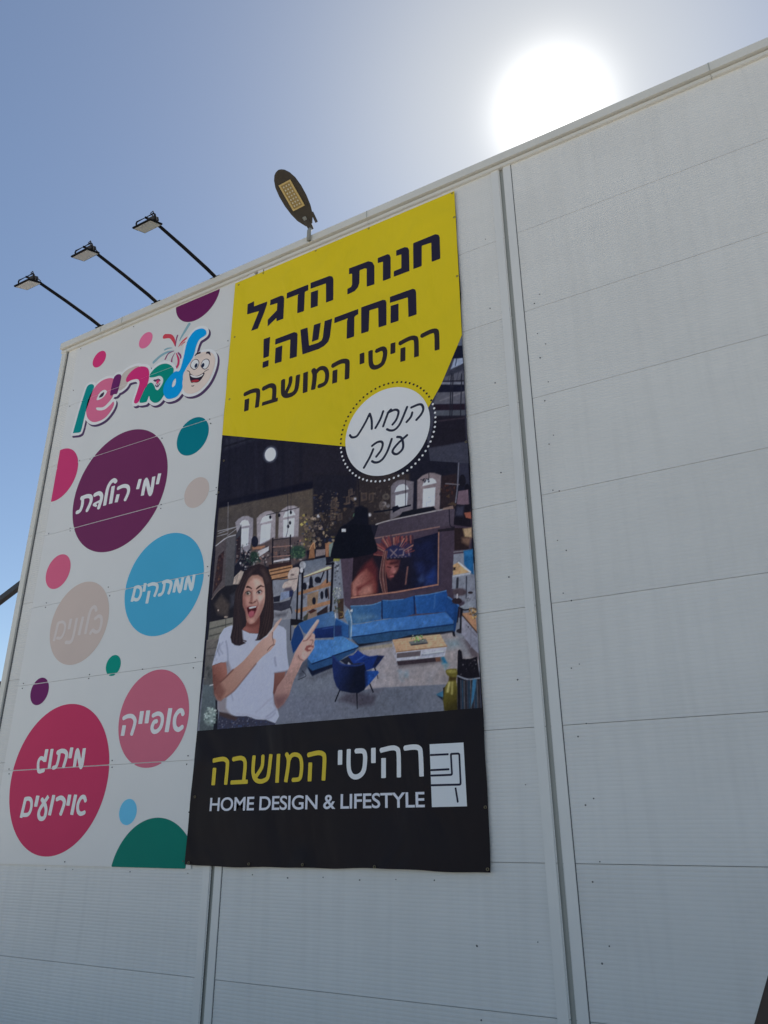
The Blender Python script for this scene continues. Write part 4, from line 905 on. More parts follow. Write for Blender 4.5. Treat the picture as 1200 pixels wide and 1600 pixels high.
def PP(*a):                      # points from several crops joined into photo pixels
    r = []
    for fr, p in a: r += T(fr[:2], fr[2], p)
    return r
poly(PX1, PP((FH, [(395, 970)]), (FK, [(0, 1050), (690, 945), (700, 1070), (500, 1110), (0, 1160)]), (FH, [(500, 1110), (480, 1070)])), (24, 27, 40), f=.015)
poly(PX1, PP((FH, [(400, 960), (1000, 880)]), (FK, [(0, 1040), (690, 940), (692, 1050), (0, 1125)]), (FH, [(1000, 1010), (500, 1062), (400, 980)])), (40, 74, 110), f=.01)
poly(FH, [(290, 640), (305, 560), (350, 518), (385, 600), (405, 720), (400, 950), (362, 985), (345, 780)], (86, 124, 156), s=True); line(FH, [(345, 530), (395, 700), (385, 940)], 1.2, (150, 158, 166), a=.7); line(FH, [(352, 700), (355, 960)], 1, (20, 36, 66))
poly(FH, [(378, 468), (560, 462), (700, 450), (862, 398), (852, 680), (660, 715), (500, 742), (405, 745)], (62, 106, 144), c2=(52, 98, 146), ax=[(420, 600), (850, 560)]); poly(FH, [(440, 620), (700, 600), (800, 640), (500, 720)], (92, 118, 138), f=.06, a=.6); line(FH, [(378, 470), (700, 452), (862, 398)], 1, (92, 136, 172)); poly(FH, [(372, 525), (408, 518), (408, 560), (372, 555)], (172, 178, 186))
poly(PX1, PP((FH, [(868, 375), (1000, 382), (1200, 362)]), (FK, [(68, 508), (72, 790)]), (FH, [(1200, 650), (885, 672)])), (44, 94, 148), c2=(38, 84, 140), ax=[(600, 950), (645, 945)]); line(FH, [(880, 380), (1000, 384), (1200, 364)], 1, (78, 126, 172))
poly(FK, [(78, 512), (300, 488), (470, 460), (572, 428), (592, 500), (562, 762), (300, 782), (110, 792)], (42, 94, 154), c2=(34, 80, 140), ax=[(120, 640), (560, 600)]); line(FK, [(78, 512), (300, 488), (570, 430)], 1.1, (82, 132, 180)); line(FK, [(395, 500), (390, 640), (380, 700)], 1.2, (84, 128, 172), f=.02, a=.6)
line(FH, [(868, 390), (872, 670)], 1.8, (20, 42, 84)); line(FK, [(72, 520), (80, 790)], 2, (20, 42, 86))
poly(PX1, PP((FH, [(400, 765), (620, 735), (850, 690)]), (FK, [(0, 830), (300, 800), (560, 765), (682, 885), (684, 955), (300, 1000), (0, 1042)]), (FH, [(1000, 868), (700, 915), (402, 952)])), (74, 128, 182), c2=(60, 112, 172), ax=[(560, 980), (705, 965)])
clutter(FH, [(420, 770), (860, 700), (1190, 670), (1190, 820), (420, 930)], [(96, 148, 196), (60, 112, 168), (84, 136, 186)], 60, 1, 4, .35, 43, .03); clutter(FK, [(0, 850), (560, 780), (670, 890), (660, 940), (0, 1020)], [(82, 134, 188), (52, 102, 160)], 30, 1, 4, .3, 44, .03)
line(PX1, PP((FH, [(402, 955), (700, 918), (1000, 870)]), (FK, [(0, 1045), (300, 1004), (690, 955)])), 1.6, (20, 44, 82), s=False)
poly(FK, [(572, 600), (575, 560), (600, 522), (680, 580), (765, 665), (745, 860), (715, 1060), (690, 1085), (686, 900), (565, 762)], (34, 76, 132), c2=(26, 60, 108), ax=[(590, 600), (740, 900)]); line(FK, [(600, 525), (690, 590), (768, 668)], 1.4, (70, 120, 170)); poly(FK, [(590, 590), (690, 640), (680, 860), (590, 760)], (38, 84, 144), f=.04, a=.8)
poly(FK, [(660, 1070), (705, 1065), (715, 1150), (680, 1140)], (20, 22, 34))
# coffee table
poly(FJ, [(150, 560), (665, 498), (690, 560), (180, 625)], (84, 80, 86), f=.04); poly(FJ, [(150, 545), (660, 498), (655, 550), (165, 598)], (50, 42, 50)); poly(FJ, [(600, 505), (660, 498), (655, 550), (610, 555)], (96, 70, 62))
poly(FJ, [(95, 305), (142, 438), (150, 560), (112, 470)], (134, 134, 146)); poly(FJ, [(142, 436), (735, 372), (712, 492), (148, 548)], (146, 150, 164)); poly(FJ, [(150, 456), (430, 428), (425, 486), (150, 512)], (82, 76, 82)); poly(FJ, [(440, 460), (700, 430), (695, 480), (440, 500)], (132, 138, 154)); line(FJ, [(470, 466), (690, 432)], 1.6, (176, 182, 194), s=False); line(FJ, [(440, 478), (700, 446)], .8, (96, 100, 114), s=False)
poly(FJ, [(98, 298), (400, 258), (655, 233), (737, 372), (145, 440)], (164, 130, 92), c2=(172, 142, 104), ax=[(150, 380), (660, 280)]); line(FJ, [(145, 440), (737, 372)], 1.2, (126, 92, 56), s=False)
for k in range(5): line(FJ, [(110 + 12 * k, 318 + 24 * k), (670 + 14 * k, 255 + 24 * k)], .6, (160, 120, 72), a=.5, s=False)
poly(FJ, [(288, 320), (490, 285), (518, 335), (480, 348), (315, 365)], (92, 96, 98)); poly(FJ, [(310, 350), (510, 330), (515, 342), (318, 366)], (52, 54, 60)); clutter(FJ, [(310, 250), (440, 235), (460, 310), (330, 330)], [(78, 124, 70), (110, 150, 88), (48, 84, 54), (150, 166, 150)], 44, .4, 1.6, .9, 45)
# left sofa with chaise
poly(FC_, [(500, 228), (560, 150), (640, 330), (640, 420), (480, 610), (445, 440)], (28, 62, 114), f=.01)
poly(FE, [(465, 1342), (760, 1222), (1020, 1140), (1045, 1380), (1040, 1560), (700, 1570), (540, 1480)], (50, 96, 150), c2=(76, 112, 150), ax=[(560, 1420), (1000, 1240)], f=.01)
poly(FH, [(145, 660), (250, 700), (345, 765), (350, 975), (255, 950), (128, 955), (130, 780)], (38, 84, 140), c2=(48, 96, 150), ax=[(140, 800), (340, 850)]); line(FH, [(150, 662), (345, 765)], 1.2, (84, 130, 172)); poly(FH, [(128, 780), (235, 770), (240, 930), (125, 960)], (30, 46, 92), f=.02); line(FH, [(140, 590), (145, 650)], 1.4, (170, 176, 184))
poly(FE, [(715, 1425), (860, 1400), (1015, 1375), (1012, 1560), (705, 1575)], (26, 48, 104), c2=(20, 36, 84), ax=[(860, 1400), (860, 1560)]); line(FE, [(840, 1428), (1000, 1400)], 1, (58, 88, 150))
poly(PX1, PP((FC_, [(815, 402), (1110, 392)]), (FH, [(125, 950), (260, 944), (505, 1095), (480, 1125), (290, 1185), (90, 1245)]), (FC_, [(1100, 655), (780, 772), (700, 690), (790, 560)])), (70, 126, 182), c2=(84, 142, 194), ax=[(495, 1010), (550, 1005)])
clutter(FC_, [(820, 420), (1190, 400), (1180, 620), (780, 750), (740, 660)], [(92, 150, 202), (58, 112, 170), (104, 160, 206)], 40, 1, 3, .35, 46, .025); clutter(FH, [(0, 1000), (250, 960), (480, 1090), (100, 1220), (0, 1250)], [(92, 150, 202), (60, 114, 172)], 30, 1, 3.5, .3, 47, .025)
poly(PX1, PP((FC_, [(700, 690), (780, 775), (1100, 658)]), (FH, [(100, 1245), (480, 1130), (440, 1190), (300, 1260)]), (FC_, [(1110, 800), (780, 965), (690, 820)])), (40, 76, 118), f=.01); line(PX1, PP((FC_, [(775, 775), (1100, 660)]), (FH, [(100, 1250), (490, 1120)])), 1.6, (16, 34, 70), s=False)
poly(FC_, [(690, 800), (780, 880), (1110, 770), (1110, 830), (780, 965), (760, 940)], (16, 22, 44), f=.012); poly(FC_, [(700, 1000), (1090, 850), (1090, 920), (800, 1030)], (76, 80, 92), f=.05, a=.8)
poly(FC_, [(580, 800), (700, 690), (720, 800), (640, 960), (560, 1010)], (60, 66, 82), f=.03, a=.8); line(FC_, [(620, 880), (680, 960), (560, 1020)], .8, (30, 34, 48))
# small armchair
poly(FI, [(290, 940), (400, 840), (600, 820), (880, 870), (830, 1010), (620, 1035)], (66, 65, 78), f=.04); poly(FI, [(760, 770), (1000, 760), (920, 830), (800, 850)], (84, 84, 96), f=.04, a=.8)
line(FI, [(308, 785), (238, 958)], 1.7, (16, 18, 30)); line(FI, [(575, 830), (583, 1075)], (1.8, 1.0), (16, 18, 30)); line(FI, [(780, 690), (830, 812)], 1.8, (16, 18, 30)); line(FI, [(850, 425), (872, 482)], 1.8, (18, 20, 32)); line(FI, [(895, 550), (905, 600)], 1.2, (40, 42, 56))
poly(FI, [(320, 320), (470, 240), (720, 380), (700, 480), (420, 400)], (30, 34, 52)); poly(FI, [(440, 345), (490, 385), (430, 385)], (130, 136, 150))
poly(FI, [(720, 485), (905, 478), (922, 512), (770, 690), (735, 720)], (36, 78, 148), f=.01); clutter(FI, [(730, 500), (900, 490), (770, 660)], [(52, 98, 170), (28, 60, 124)], 10, .8, 2, .5, 48)
poly(FI, [(440, 252), (520, 235), (592, 158), (680, 222), (770, 255), (900, 240), (1000, 250), (940, 340), (868, 425), (715, 482), (685, 350), (520, 370)], (32, 64, 142), c2=(24, 48, 112), ax=[(600, 200), (800, 430)])
line(FI, [(560, 330), (640, 280), (700, 240)], 1.2, (64, 100, 172), f=.015); line(FI, [(660, 330), (760, 300), (900, 250)], 1.2, (20, 40, 92), f=.015); poly(FI, [(900, 245), (1000, 250), (868, 425), (820, 420)], (20, 26, 56), f=.02)
poly(FI, [(190, 240), (215, 245), (270, 320), (360, 380), (480, 392), (600, 388), (690, 355), (712, 440), (728, 560), (742, 690), (690, 780), (600, 830), (480, 828), (310, 792), (255, 725), (212, 600), (195, 450)], (26, 40, 88), c2=(14, 19, 38), ax=[(230, 480), (560, 560)], f=.01); line(FI, [(205, 248), (270, 325), (360, 385), (480, 398), (600, 394), (690, 362)], 1.6, (40, 62, 124), f=.015); poly(FI, [(700, 480), (742, 500), (745, 700), (715, 740)], (24, 44, 96), f=.02)
# sideboard, side table, brass pieces
poly(FK, [(670, 230), (900, 200), (1000, 250), (1020, 640), (700, 560)], (108, 114, 128), f=.02, a=.9); line(FK, [(750, 240), (742, 380)], 3, (40, 42, 52)); line(FK, [(888, 210), (884, 560)], 1.4, (44, 48, 60)); oval(FK, (780, 450), 110, 60, (66, 58, 66), f=.02); oval(FK, (950, 460), 40, 20, (40, 34, 40))
clutter(FK, [(880, 480), (1020, 490), (1020, 600), (880, 600)], [(86, 90, 100), (120, 124, 134), (66, 66, 78)], 20, 1, 3, .6, 49)
oval(FK, (740, 590), 80, 50, (40, 32, 40)); line(FK, [(745, 490), (742, 540)], 1.8, (150, 150, 158)); poly(FK, [(780, 680), (930, 600), (1020, 640), (960, 720), (840, 720)], (112, 120, 132), f=.012); line(FK, [(770, 690), (860, 730), (960, 710)], 1.6, (20, 22, 32)); line(FK, [(812, 720), (800, 1040)], 2.8, (18, 20, 30)); line(FK, [(770, 700), (745, 920)], 1.4, (22, 24, 34)); oval(FK, (790, 1060), 60, 36, (34, 32, 40))
poly(FK, [(815, 820), (1055, 1085), (1085, 1420), (990, 1330), (812, 1110)], (122, 124, 140), c2=(106, 110, 126), ax=[(830, 960), (1060, 1250)]); poly(FK, [(825, 780), (940, 770), (1040, 880), (1052, 1085), (838, 832)], (152, 112, 72)); line(FK, [(825, 812), (1055, 1085)], 1.3, (52, 38, 38), s=False); line(FK, [(880, 960), (1050, 1150)], .9, (92, 94, 110), s=False); line(FK, [(960, 990), (958, 1320)], .8, (96, 98, 112), s=False); poly(FK, [(905, 985), (930, 985), (925, 1010), (905, 1005)], (66, 66, 80))
clutter(FK, [(930, 700), (1040, 690), (1040, 880), (950, 870)], [(156, 116, 48), (120, 84, 34), (176, 140, 80), (90, 64, 36)], 26, .8, 2.6, .9, 50)
# gold vase and wicker stand
poly(FJ, [(610, 935), (700, 890), (700, 1000), (640, 970)], (58, 104, 130)); poly(FJ, [(620, 950), (690, 970), (690, 1010)], (24, 34, 56))
poly(FJ, [(722, 672), (728, 650), (780, 635), (850, 636), (862, 690), (845, 760), (858, 860), (862, 1130), (705, 1130), (690, 1000), (695, 900), (720, 840), (758, 780), (764, 730), (735, 705)], (92, 84, 28), c2=(50, 46, 22), ax=[(740, 880), (850, 1060)]); oval(FJ, (790, 668), 56, 22, (136, 124, 48), f=.015, a=.8)
line(FJ, [(765, 800), (745, 900)], 2.6, (168, 156, 84), f=.02); line(FJ, [(800, 800), (795, 930)], 1.8, (150, 138, 66), f=.02); poly(FJ, [(764, 730), (845, 735), (845, 770), (760, 780)], (56, 46, 24), f=.02); poly(FJ, [(690, 860), (715, 850), (700, 1000)], (40, 36, 26))
poly(FJ, [(865, 425), (888, 410), (912, 435), (922, 520), (1010, 520), (1090, 495), (1108, 640), (1138, 800), (1150, 1115), (862, 1130), (858, 700)], (20, 19, 28))
for k in range(13): line(FJ, [(900 + k * 19, 770 + (k % 3) * 6), (905 + k * 19.5, 1105)], 1.1, ((70, 80, 98), (48, 84, 110), (92, 98, 108), (60, 56, 60))[k % 4], f=.01, a=.85)
line(FJ, [(865, 720), (980, 760), (1130, 745)], 1.6, (110, 116, 130)); clutter(FJ, [(880, 530), (1080, 520), (1090, 720), (880, 710)], [(66, 62, 72), (34, 32, 42), (110, 108, 118)], 30, .5, 1.5, .7, 51); poly(FJ, [(1040, 760), (1085, 760), (1050, 1000), (1020, 1080)], (62, 118, 150), f=.012)
# plant by the shelf
poly(FH, [(170, 360), (270, 350), (270, 660), (190, 680)], (56, 44, 40)); clutter(FH, [(100, 180), (240, 180), (230, 380), (110, 380)], [(150, 156, 150), (110, 116, 104), (60, 76, 62), (176, 182, 182)], 34, .6, 1.9, .85, 52); clutter(FH, [(110, 370), (230, 370), (210, 640), (120, 600)], [(52, 64, 50), (34, 42, 40), (84, 74, 54)], 26, .6, 2, .8, 53); line(FH, [(215, 560), (260, 570), (255, 630), (215, 640)], .8, (132, 112, 66))

# the woman pointing
SK = (150, 122, 112)
poly(PX1, PP((FA, [(585, 1240), (420, 1168), (360, 1190), (300, 1220), (230, 1330), (192, 1500)]), (FB, [(250, 260), (213, 402), (350, 352), (440, 350), (455, 500), (440, 880), (300, 930), (300, 1080), (330, 1120), (450, 1165), (570, 1190), (760, 1190), (900, 1240), (1060, 1247), (1200, 1300)]), (FC_, [(262, 1590), (232, 1460), (190, 1400), (165, 1250), (180, 1100), (190, 920), (300, 905), (422, 880), (395, 700), (380, 560), (372, 250), (330, 200), (250, 168), (170, 200)]), (FA, [(830, 1300), (700, 1292)])), (142, 150, 170), f=.008)
poly(FB, [(300, 930), (440, 890), (430, 1060), (500, 1160), (330, 1120), (298, 1080)], (116, 113, 122), f=.03); poly(FB, [(420, 340), (470, 330), (520, 480), (450, 620), (430, 500)], (116, 113, 124), f=.03, a=.8)
for pts, w_, c_ in (([(430, 20), (450, 120), (462, 300), (452, 400)], 1.6, (92, 98, 122)), ([(330, 60), (300, 160), (250, 270)], 1.6, (92, 98, 120)), ([(380, 40), (330, 120), (380, 210)], 1.4, (104, 110, 132)), ([(300, 150), (330, 240)], 1.6, (96, 102, 124)), ([(510, 820), (540, 940)], 1.6, (116, 120, 142)), ([(900, 1130), (1000, 1040), (1120, 920)], 1.6, (126, 130, 150)), ([(1040, 1240), (1140, 1200), (1200, 1140)], 1.6, (112, 116, 138)), ([(600, 1150), (800, 1180), (1000, 1230)], 2.2, (136, 140, 158)), ([(700, 760), (720, 1000)], 2.5, (142, 148, 170))): line(FB, pts, w_, c_, f=.022, a=.6)
for pts, w_, c_ in (([(195, 680), (200, 740), (210, 800)], 2.4, (104, 108, 130)), ([(60, 1600), (120, 1560), (200, 1490)], 1.6, (112, 116, 138)), ([(0, 1430), (80, 1360), (150, 1310)], 2, (132, 136, 156)), ([(190, 915), (300, 900), (420, 878)], 1.2, (84, 74, 84))): line(FC_, pts, w_, c_, f=.022, a=.65)
poly(FB, [(560, 560), (900, 420), (1120, 520), (1150, 900), (900, 1080), (620, 1000)], (140, 148, 170), f=.15, a=.5)
poly(FB, [(330, 1125), (450, 1168), (570, 1192), (760, 1192), (900, 1242), (1060, 1250), (1200, 1302), (1200, 1348), (700, 1378), (285, 1415)], (48, 50, 68)); clutter(FB, [(340, 1150), (560, 1205), (780, 1205), (960, 1260), (1190, 1310), (1190, 1340), (300, 1400)], [(112, 116, 132), (60, 66, 92), (32, 32, 44), (86, 88, 104), (48, 66, 104)], 90, .4, 1.7, .8, 61)
poly(FB, [(330, 1120), (450, 1140), (620, 1215), (580, 1260), (460, 1230), (330, 1180)], (58, 48, 52), f=.02)
# arm in front of the shirt
poly(FB, [(215, 402), (350, 352), (430, 350), (450, 520), (420, 600), (340, 680), (330, 800), (440, 880), (350, 945), (300, 935), (250, 850), (225, 620)], (134, 90, 76), c2=(98, 62, 56), ax=[(400, 450), (240, 600)], f=.01)
poly(PX1, PP((FB, [(330, 660), (540, 462), (620, 400), (700, 330), (790, 230), (900, 90)]), (FA, [(900, 1388), (1000, 1330)]), (FC_, [(75, 320), (150, 240), (210, 130), (285, 62), (305, 70), (232, 188), (170, 275), (160, 370), (205, 392), (212, 420), (190, 480), (130, 560), (0, 660)]), (FB, [(900, 372), (700, 622), (560, 792), (430, 892), (345, 950), (296, 935), (250, 850), (280, 740)])), (134, 100, 88), c2=(158, 134, 128), ax=[(345, 1085), (425, 985)], f=.009)
poly(FB, [(240, 620), (330, 650), (420, 800), (350, 940), (290, 930), (245, 830)], (100, 66, 60), f=.05, a=.8); line(FB, [(340, 660), (420, 590), (540, 465)], 1.6, (84, 52, 50), f=.02); line(FB, [(430, 890), (560, 790), (700, 620), (900, 372)], 1.4, (92, 64, 62), f=.02, a=.8)
line(FC_, [(160, 280), (155, 350), (170, 400)], .9, (92, 66, 64), f=.01); line(FC_, [(80, 560), (130, 500), (190, 470)], 1, (96, 68, 66), f=.012); line(FC_, [(65, 350), (150, 250), (240, 130)], 1, (176, 152, 146), f=.02, a=.8); line(FC_, [(160, 390), (175, 440), (160, 480)], .8, (110, 80, 78), f=.012)
# the other arm
poly(FC_, [(188, 920), (362, 895), (345, 985), (230, 1150), (182, 1268), (165, 1225), (180, 1080)], (112, 76, 68), c2=(92, 60, 58), ax=[(280, 900), (180, 1220)], f=.009)
poly(FC_, [(222, 1462), (188, 1380), (180, 1275), (230, 1130), (340, 980), (390, 890), (430, 800), (500, 620), (560, 500), (640, 380), (700, 300), (790, 170), (850, 88), (880, 82), (886, 105), (870, 142), (780, 290), (810, 305), (822, 330), (818, 400), (808, 440), (810, 520), (770, 580), (700, 680), (630, 740), (570, 870), (520, 970), (480, 1060), (420, 1260), (330, 1400), (250, 1470)], (128, 100, 98), c2=(160, 132, 126), ax=[(260, 1380), (640, 480)], f=.009)
poly(FC_, [(190, 1290), (250, 1280), (400, 1260), (330, 1400), (245, 1468), (200, 1400)], (92, 68, 72), f=.06, a=.8); poly(FC_, [(660, 545), (690, 490), (740, 480), (800, 490), (800, 520), (710, 530), (760, 560), (700, 590)], (112, 60, 54), f=.012, a=.85)
poly(FC_, [(710, 525), (770, 505), (790, 530), (720, 550)], (166, 128, 118), f=.01); line(FC_, [(640, 415), (700, 400), (760, 330)], 1, (110, 78, 76), f=.012); line(FC_, [(745, 400), (790, 410), (760, 490)], .9, (116, 84, 82), f=.012); line(FC_, [(660, 380), (760, 230), (865, 100)], 2.2, (178, 156, 154), f=.025, a=.7); line(FC_, [(690, 400), (800, 260), (876, 130)], .9, (112, 84, 84), f=.01, a=.8); poly(FC_, [(600, 640), (690, 580), (730, 600), (640, 720)], (166, 142, 140), f=.03, a=.8); line(FC_, [(560, 640), (580, 690), (640, 720)], 1, (110, 80, 80), f=.015)
# neck, hair, face
poly(FA, [(640, 1080), (780, 1120), (870, 1000), (860, 1240), (830, 1300), (700, 1292), (588, 1240)], (126, 80, 68), c2=(104, 62, 56), ax=[(640, 1250), (840, 1080)], f=.01)
poly(FA, [(650, 1130), (780, 1150), (870, 1020), (850, 1150), (760, 1200), (640, 1190)], (88, 52, 50), f=.03, a=.8)
poly(FA, [(850, 212), (780, 225), (700, 262), (620, 322), (580, 420), (545, 530), (480, 640), (455, 900), (440, 1180), (402, 1360), (420, 1440), (470, 1480), (540, 1490), (640, 1448), (600, 1430), (582, 1360), (575, 1240), (640, 1180), (680, 1000), (860, 960), (862, 1130), (840, 1290), (800, 1410), (870, 1400), (960, 1330), (1050, 1215), (1078, 1050), (1068, 700), (1042, 430), (985, 305), (920, 235)], (37, 30, 37), f=.01)
poly(FA, [(740, 395), (830, 386), (900, 428), (938, 560), (948, 720), (920, 880), (862, 1010), (785, 1120), (735, 1150), (695, 1148), (650, 1090), (635, 960), (595, 860), (588, 690), (635, 540), (680, 440)], (158, 128, 118), c2=(136, 100, 92), ax=[(820, 600), (610, 800)], f=.012)
poly(FA, [(740, 390), (830, 384), (900, 425), (925, 500), (820, 440), (720, 470), (640, 560), (680, 440)], (128, 94, 82), f=.03, a=.75); poly(FA, [(590, 700), (640, 660), (650, 860), (660, 1060), (640, 960), (595, 860)], (112, 72, 66), f=.03, a=.8)
poly(FA, [(760, 440), (850, 460), (880, 540), (790, 560)], (172, 148, 142), f=.06, a=.8); poly(FA, [(820, 690), (910, 680), (900, 820), (830, 800)], (174, 150, 146), f=.06, a=.8); poly(FA, [(620, 720), (700, 730), (690, 840), (640, 850)], (158, 118, 106), f=.05, a=.8); poly(FA, [(690, 1070), (770, 1060), (770, 1120), (710, 1140)], (160, 126, 116), f=.03, a=.9)
poly(FA, [(880, 800), (930, 740), (920, 880), (862, 1010), (800, 1110), (830, 960)], (122, 86, 78), f=.03, a=.6)
# features
poly(FO, [(515, 852), (555, 828), (600, 845), (655, 890), (652, 912), (580, 875), (520, 880)], (44, 28, 30), f=.008); poly(FO, [(752, 892), (800, 845), (860, 810), (945, 850), (940, 862), (865, 845), (762, 915)], (44, 28, 32), f=.008)
poly(FO, [(480, 960), (560, 930), (640, 960), (650, 1040), (560, 1070), (490, 1040)], (112, 80, 74), f=.03, a=.7); poly(FO, [(760, 950), (860, 910), (900, 950), (880, 1030), (780, 1030)], (120, 88, 86), f=.03, a=.7)
poly(FO, [(502, 1000), (540, 965), (600, 965), (632, 1010), (600, 1040), (540, 1042)], (150, 142, 138), f=.008); poly(FO, [(770, 990), (800, 950), (850, 940), (882, 970), (850, 1015), (800, 1020)], (158, 152, 156), f=.008)
oval(FO, (556, 1005), 34, 36, (58, 56, 52), f=.008); oval(FO, (822, 982), 32, 36, (54, 52, 58), f=.008); oval(FO, (548, 1000), 13, 14, (16, 14, 18), f=.006); oval(FO, (822, 978), 13, 14, (16, 14, 18), f=.006); oval(FO, (568, 990), 8, 8, (190, 190, 192), f=.006); oval(FO, (838, 966), 8, 8, (196, 196, 200), f=.006)
line(FO, [(500, 1000), (540, 962), (600, 960), (634, 1008)], 1.0, (40, 26, 30), f=.008); line(FO, [(768, 990), (800, 946), (852, 934), (886, 966)], 1.0, (40, 26, 30), f=.008)
poly(FO, [(640, 960), (665, 950), (670, 1100), (660, 1190), (600, 1225), (620, 1150)], (104, 68, 62), f=.025, a=.75); poly(FO, [(680, 980), (730, 960), (750, 1120), (700, 1160)], (172, 146, 140), f=.04, a=.8); line(FO, [(595, 1225), (640, 1240), (690, 1230), (745, 1195)], 1.2, (88, 54, 52), f=.014); oval(FO, (640, 1225), 20, 12, (70, 40, 40), f=.012); oval(FO, (725, 1198), 16, 10, (76, 46, 46), f=.012); line(FO, [(765, 1160), (800, 1230), (790, 1300)], 1.1, (112, 74, 70), f=.02)
poly(FA, [(648, 885), (700, 868), (800, 862), (825, 875), (815, 930), (790, 990), (760, 1040), (710, 1062), (675, 1000)], (132, 76, 72), f=.008)
poly(FA, [(655, 895), (700, 880), (800, 872), (812, 885), (800, 935), (770, 1000), (740, 1035), (700, 1040), (676, 985)], (62, 24, 32), f=.008)
poly(FA, [(688, 892), (740, 876), (805, 872), (800, 890), (740, 905), (700, 912)], (188, 180, 184), f=.007); poly(FA, [(690, 965), (730, 940), (775, 950), (770, 1000), (735, 1040), (700, 1042), (680, 1010)], (142, 74, 74), f=.015)
# strands of hair over the face edges
poly(FA, [(850, 212), (760, 290), (690, 400), (630, 560), (592, 690), (580, 850), (625, 1000), (600, 1130), (575, 1240), (590, 1400), (500, 1480), (402, 1360), (440, 1180), (455, 900), (480, 640), (560, 480), (620, 322)], (38, 31, 37), f=.014)
poly(FA, [(850, 212), (880, 330), (920, 440), (945, 600), (945, 800), (880, 1000), (868, 1180), (820, 1390), (960, 1330), (1050, 1215), (1078, 1050), (1068, 700), (1042, 430), (985, 305), (920, 235)], (40, 32, 37), f=.014)
for k in range(9):
    line(FA, [(800 - 12 * k, 260 + 10 * k), (660 - 14 * k, 480), (560 - 10 * k, 760), (500 + 8 * k, 1100), (440 + 20 * k, 1440)], 1.2, ((60, 47, 50), (28, 22, 28), (50, 40, 44))[k % 3], f=.02, a=.6)
    line(FA, [(880 + 10 * k, 270 + 12 * k), (960 + 8 * k, 480), (975 + 10 * k, 760), (940 + 13 * k, 1040), (860 + 18 * k, 1370 - 14 * k)], 1.2, ((66, 50, 50), (30, 24, 30), (52, 40, 42))[k % 3], f=.02, a=.6)
poly(FA, [(870, 300), (920, 280), (1000, 480), (960, 520)], (66, 56, 60), f=.05, a=.6); poly(FA, [(690, 330), (760, 280), (700, 420), (640, 500)], (58, 48, 54), f=.04, a=.6)
line(FA, [(590, 1400), (650, 1420), (560, 1440)], 1, (40, 32, 38)); line(FA, [(850, 1320), (830, 1380), (790, 1400)], 1, (70, 62, 72))

# tone of the print: deeper darks and blues, and fine mottling away from the figure
IMG *= 0.87 + 0.13 * np.clip(IMG.mean(-1, keepdims=True) / 150, 0, 1)
blue_ = np.clip((IMG[..., 2] - IMG[..., 0] - 45) / 40, 0, 1)[..., None]; IMG *= 1 - blue_ * np.array([0.22, 0.20, 0.13])
warm_ = np.clip((IMG[..., 0] - IMG[..., 2] - 30) / 40, 0, 1); IMG[..., 2] += warm_ * 0.22 * (IMG[..., 0] - IMG[..., 2]); IMG[..., 0] *= 1 - 0.04 * warm_
WM = np.zeros(GX.shape)
for q in (T(FA[:2], 10, [(850, 200), (560, 330), (430, 1000), (200, 1300), (190, 2900), (1250, 2800), (1250, 1900), (1900, 1000), (1500, 1000), (1080, 1100), (1060, 500)]),): WM = np.clip(0.5 - sd_poly(GX, GZ, W(q, PY_)) / 0.03, 0, 1)
rn = np.random.default_rng(17); mott = np.zeros(GX.shape)
for k, a in ((2, 0.035), (4, 0.035), (9, 0.014), (24, 0.008)):
    t = rn.normal(0, 1, (GX.shape[0] // k + 3, GX.shape[1] // k + 3)); jj = np.arange(GX.shape[0]) / k; ii_ = np.arange(GX.shape[1]) / k
    j0 = jj.astype(int); i0 = ii_.astype(int); fj = (jj - j0)[:, None]; fi = (ii_ - i0)[None, :]
    mott += a * ((t[j0][:, i0] * (1 - fi) + t[j0][:, i0 + 1] * fi) * (1 - fj) + (t[j0 + 1][:, i0] * (1 - fi) + t[j0 + 1][:, i0 + 1] * fi) * fj)
IMG *= (1 + mott * (1 - 0.8 * WM))[..., None]
# print grain, then the sheet itself
gr = np.random.default_rng(3).normal(0, 1, IMG.shape[:2]); gr = (gr + np.roll(gr, 1, 0) + np.roll(gr, 1, 1) + np.roll(gr, (1, 1), (0, 1))) / 2
IMG = np.clip(IMG + (gr * 1.1)[..., None], 0, 255)
h_, w_ = GX.shape
vv = np.stack([GX, np.full(GX.shape, PY_), GZ], -1).reshape(-1, 3)
ii = (np.arange(h_ - 1)[:, None] * w_ + np.arange(w_ - 1)[None, :]).ravel()
ff = np.stack([ii, ii + 1, ii + w_ + 1, ii + w_], -1).astype(np.int32)
me = bpy.data.meshes.new('printed_photo')
me.vertices.add(len(vv)); me.vertices.foreach_set('co', vv.astype(np.float32).ravel())
me.loops.add(ff.size); me.loops.foreach_set('vertex_index', ff.ravel())
me.polygons.add(len(ff)); me.polygons.foreach_set('loop_start', (np.arange(len(ff)) * 4).astype(np.int32)); me.polygons.foreach_set('loop_total', np.full(len(ff), 4, np.int32))
ca = me.color_attributes.new('print', 'FLOAT_COLOR', 'POINT')
ca.data.foreach_set('color', np.concatenate([alb(IMG).reshape(-1, 3), np.ones((len(vv), 1))], 1).astype(np.float32).ravel())
me.update(calc_edges=True)
M_PIC = bpy.data.materials.new('printed_vinyl'); M_PIC.use_nodes = True
pn = M_PIC.node_tree.nodes; pb = pn['Principled BSDF']; vinyl_waves(M_PIC); pb.inputs['Roughness'].default_value = 0.45; pb.inputs['Specular IOR Level'].default_value = 0.06
at = pn.new('ShaderNodeAttribute'); at.attribute_name = 'print'; M_PIC.node_tree.links.new(at.outputs['Color'], pb.inputs['Base Color'])
link('printed_photo', me, M_PIC, banner)

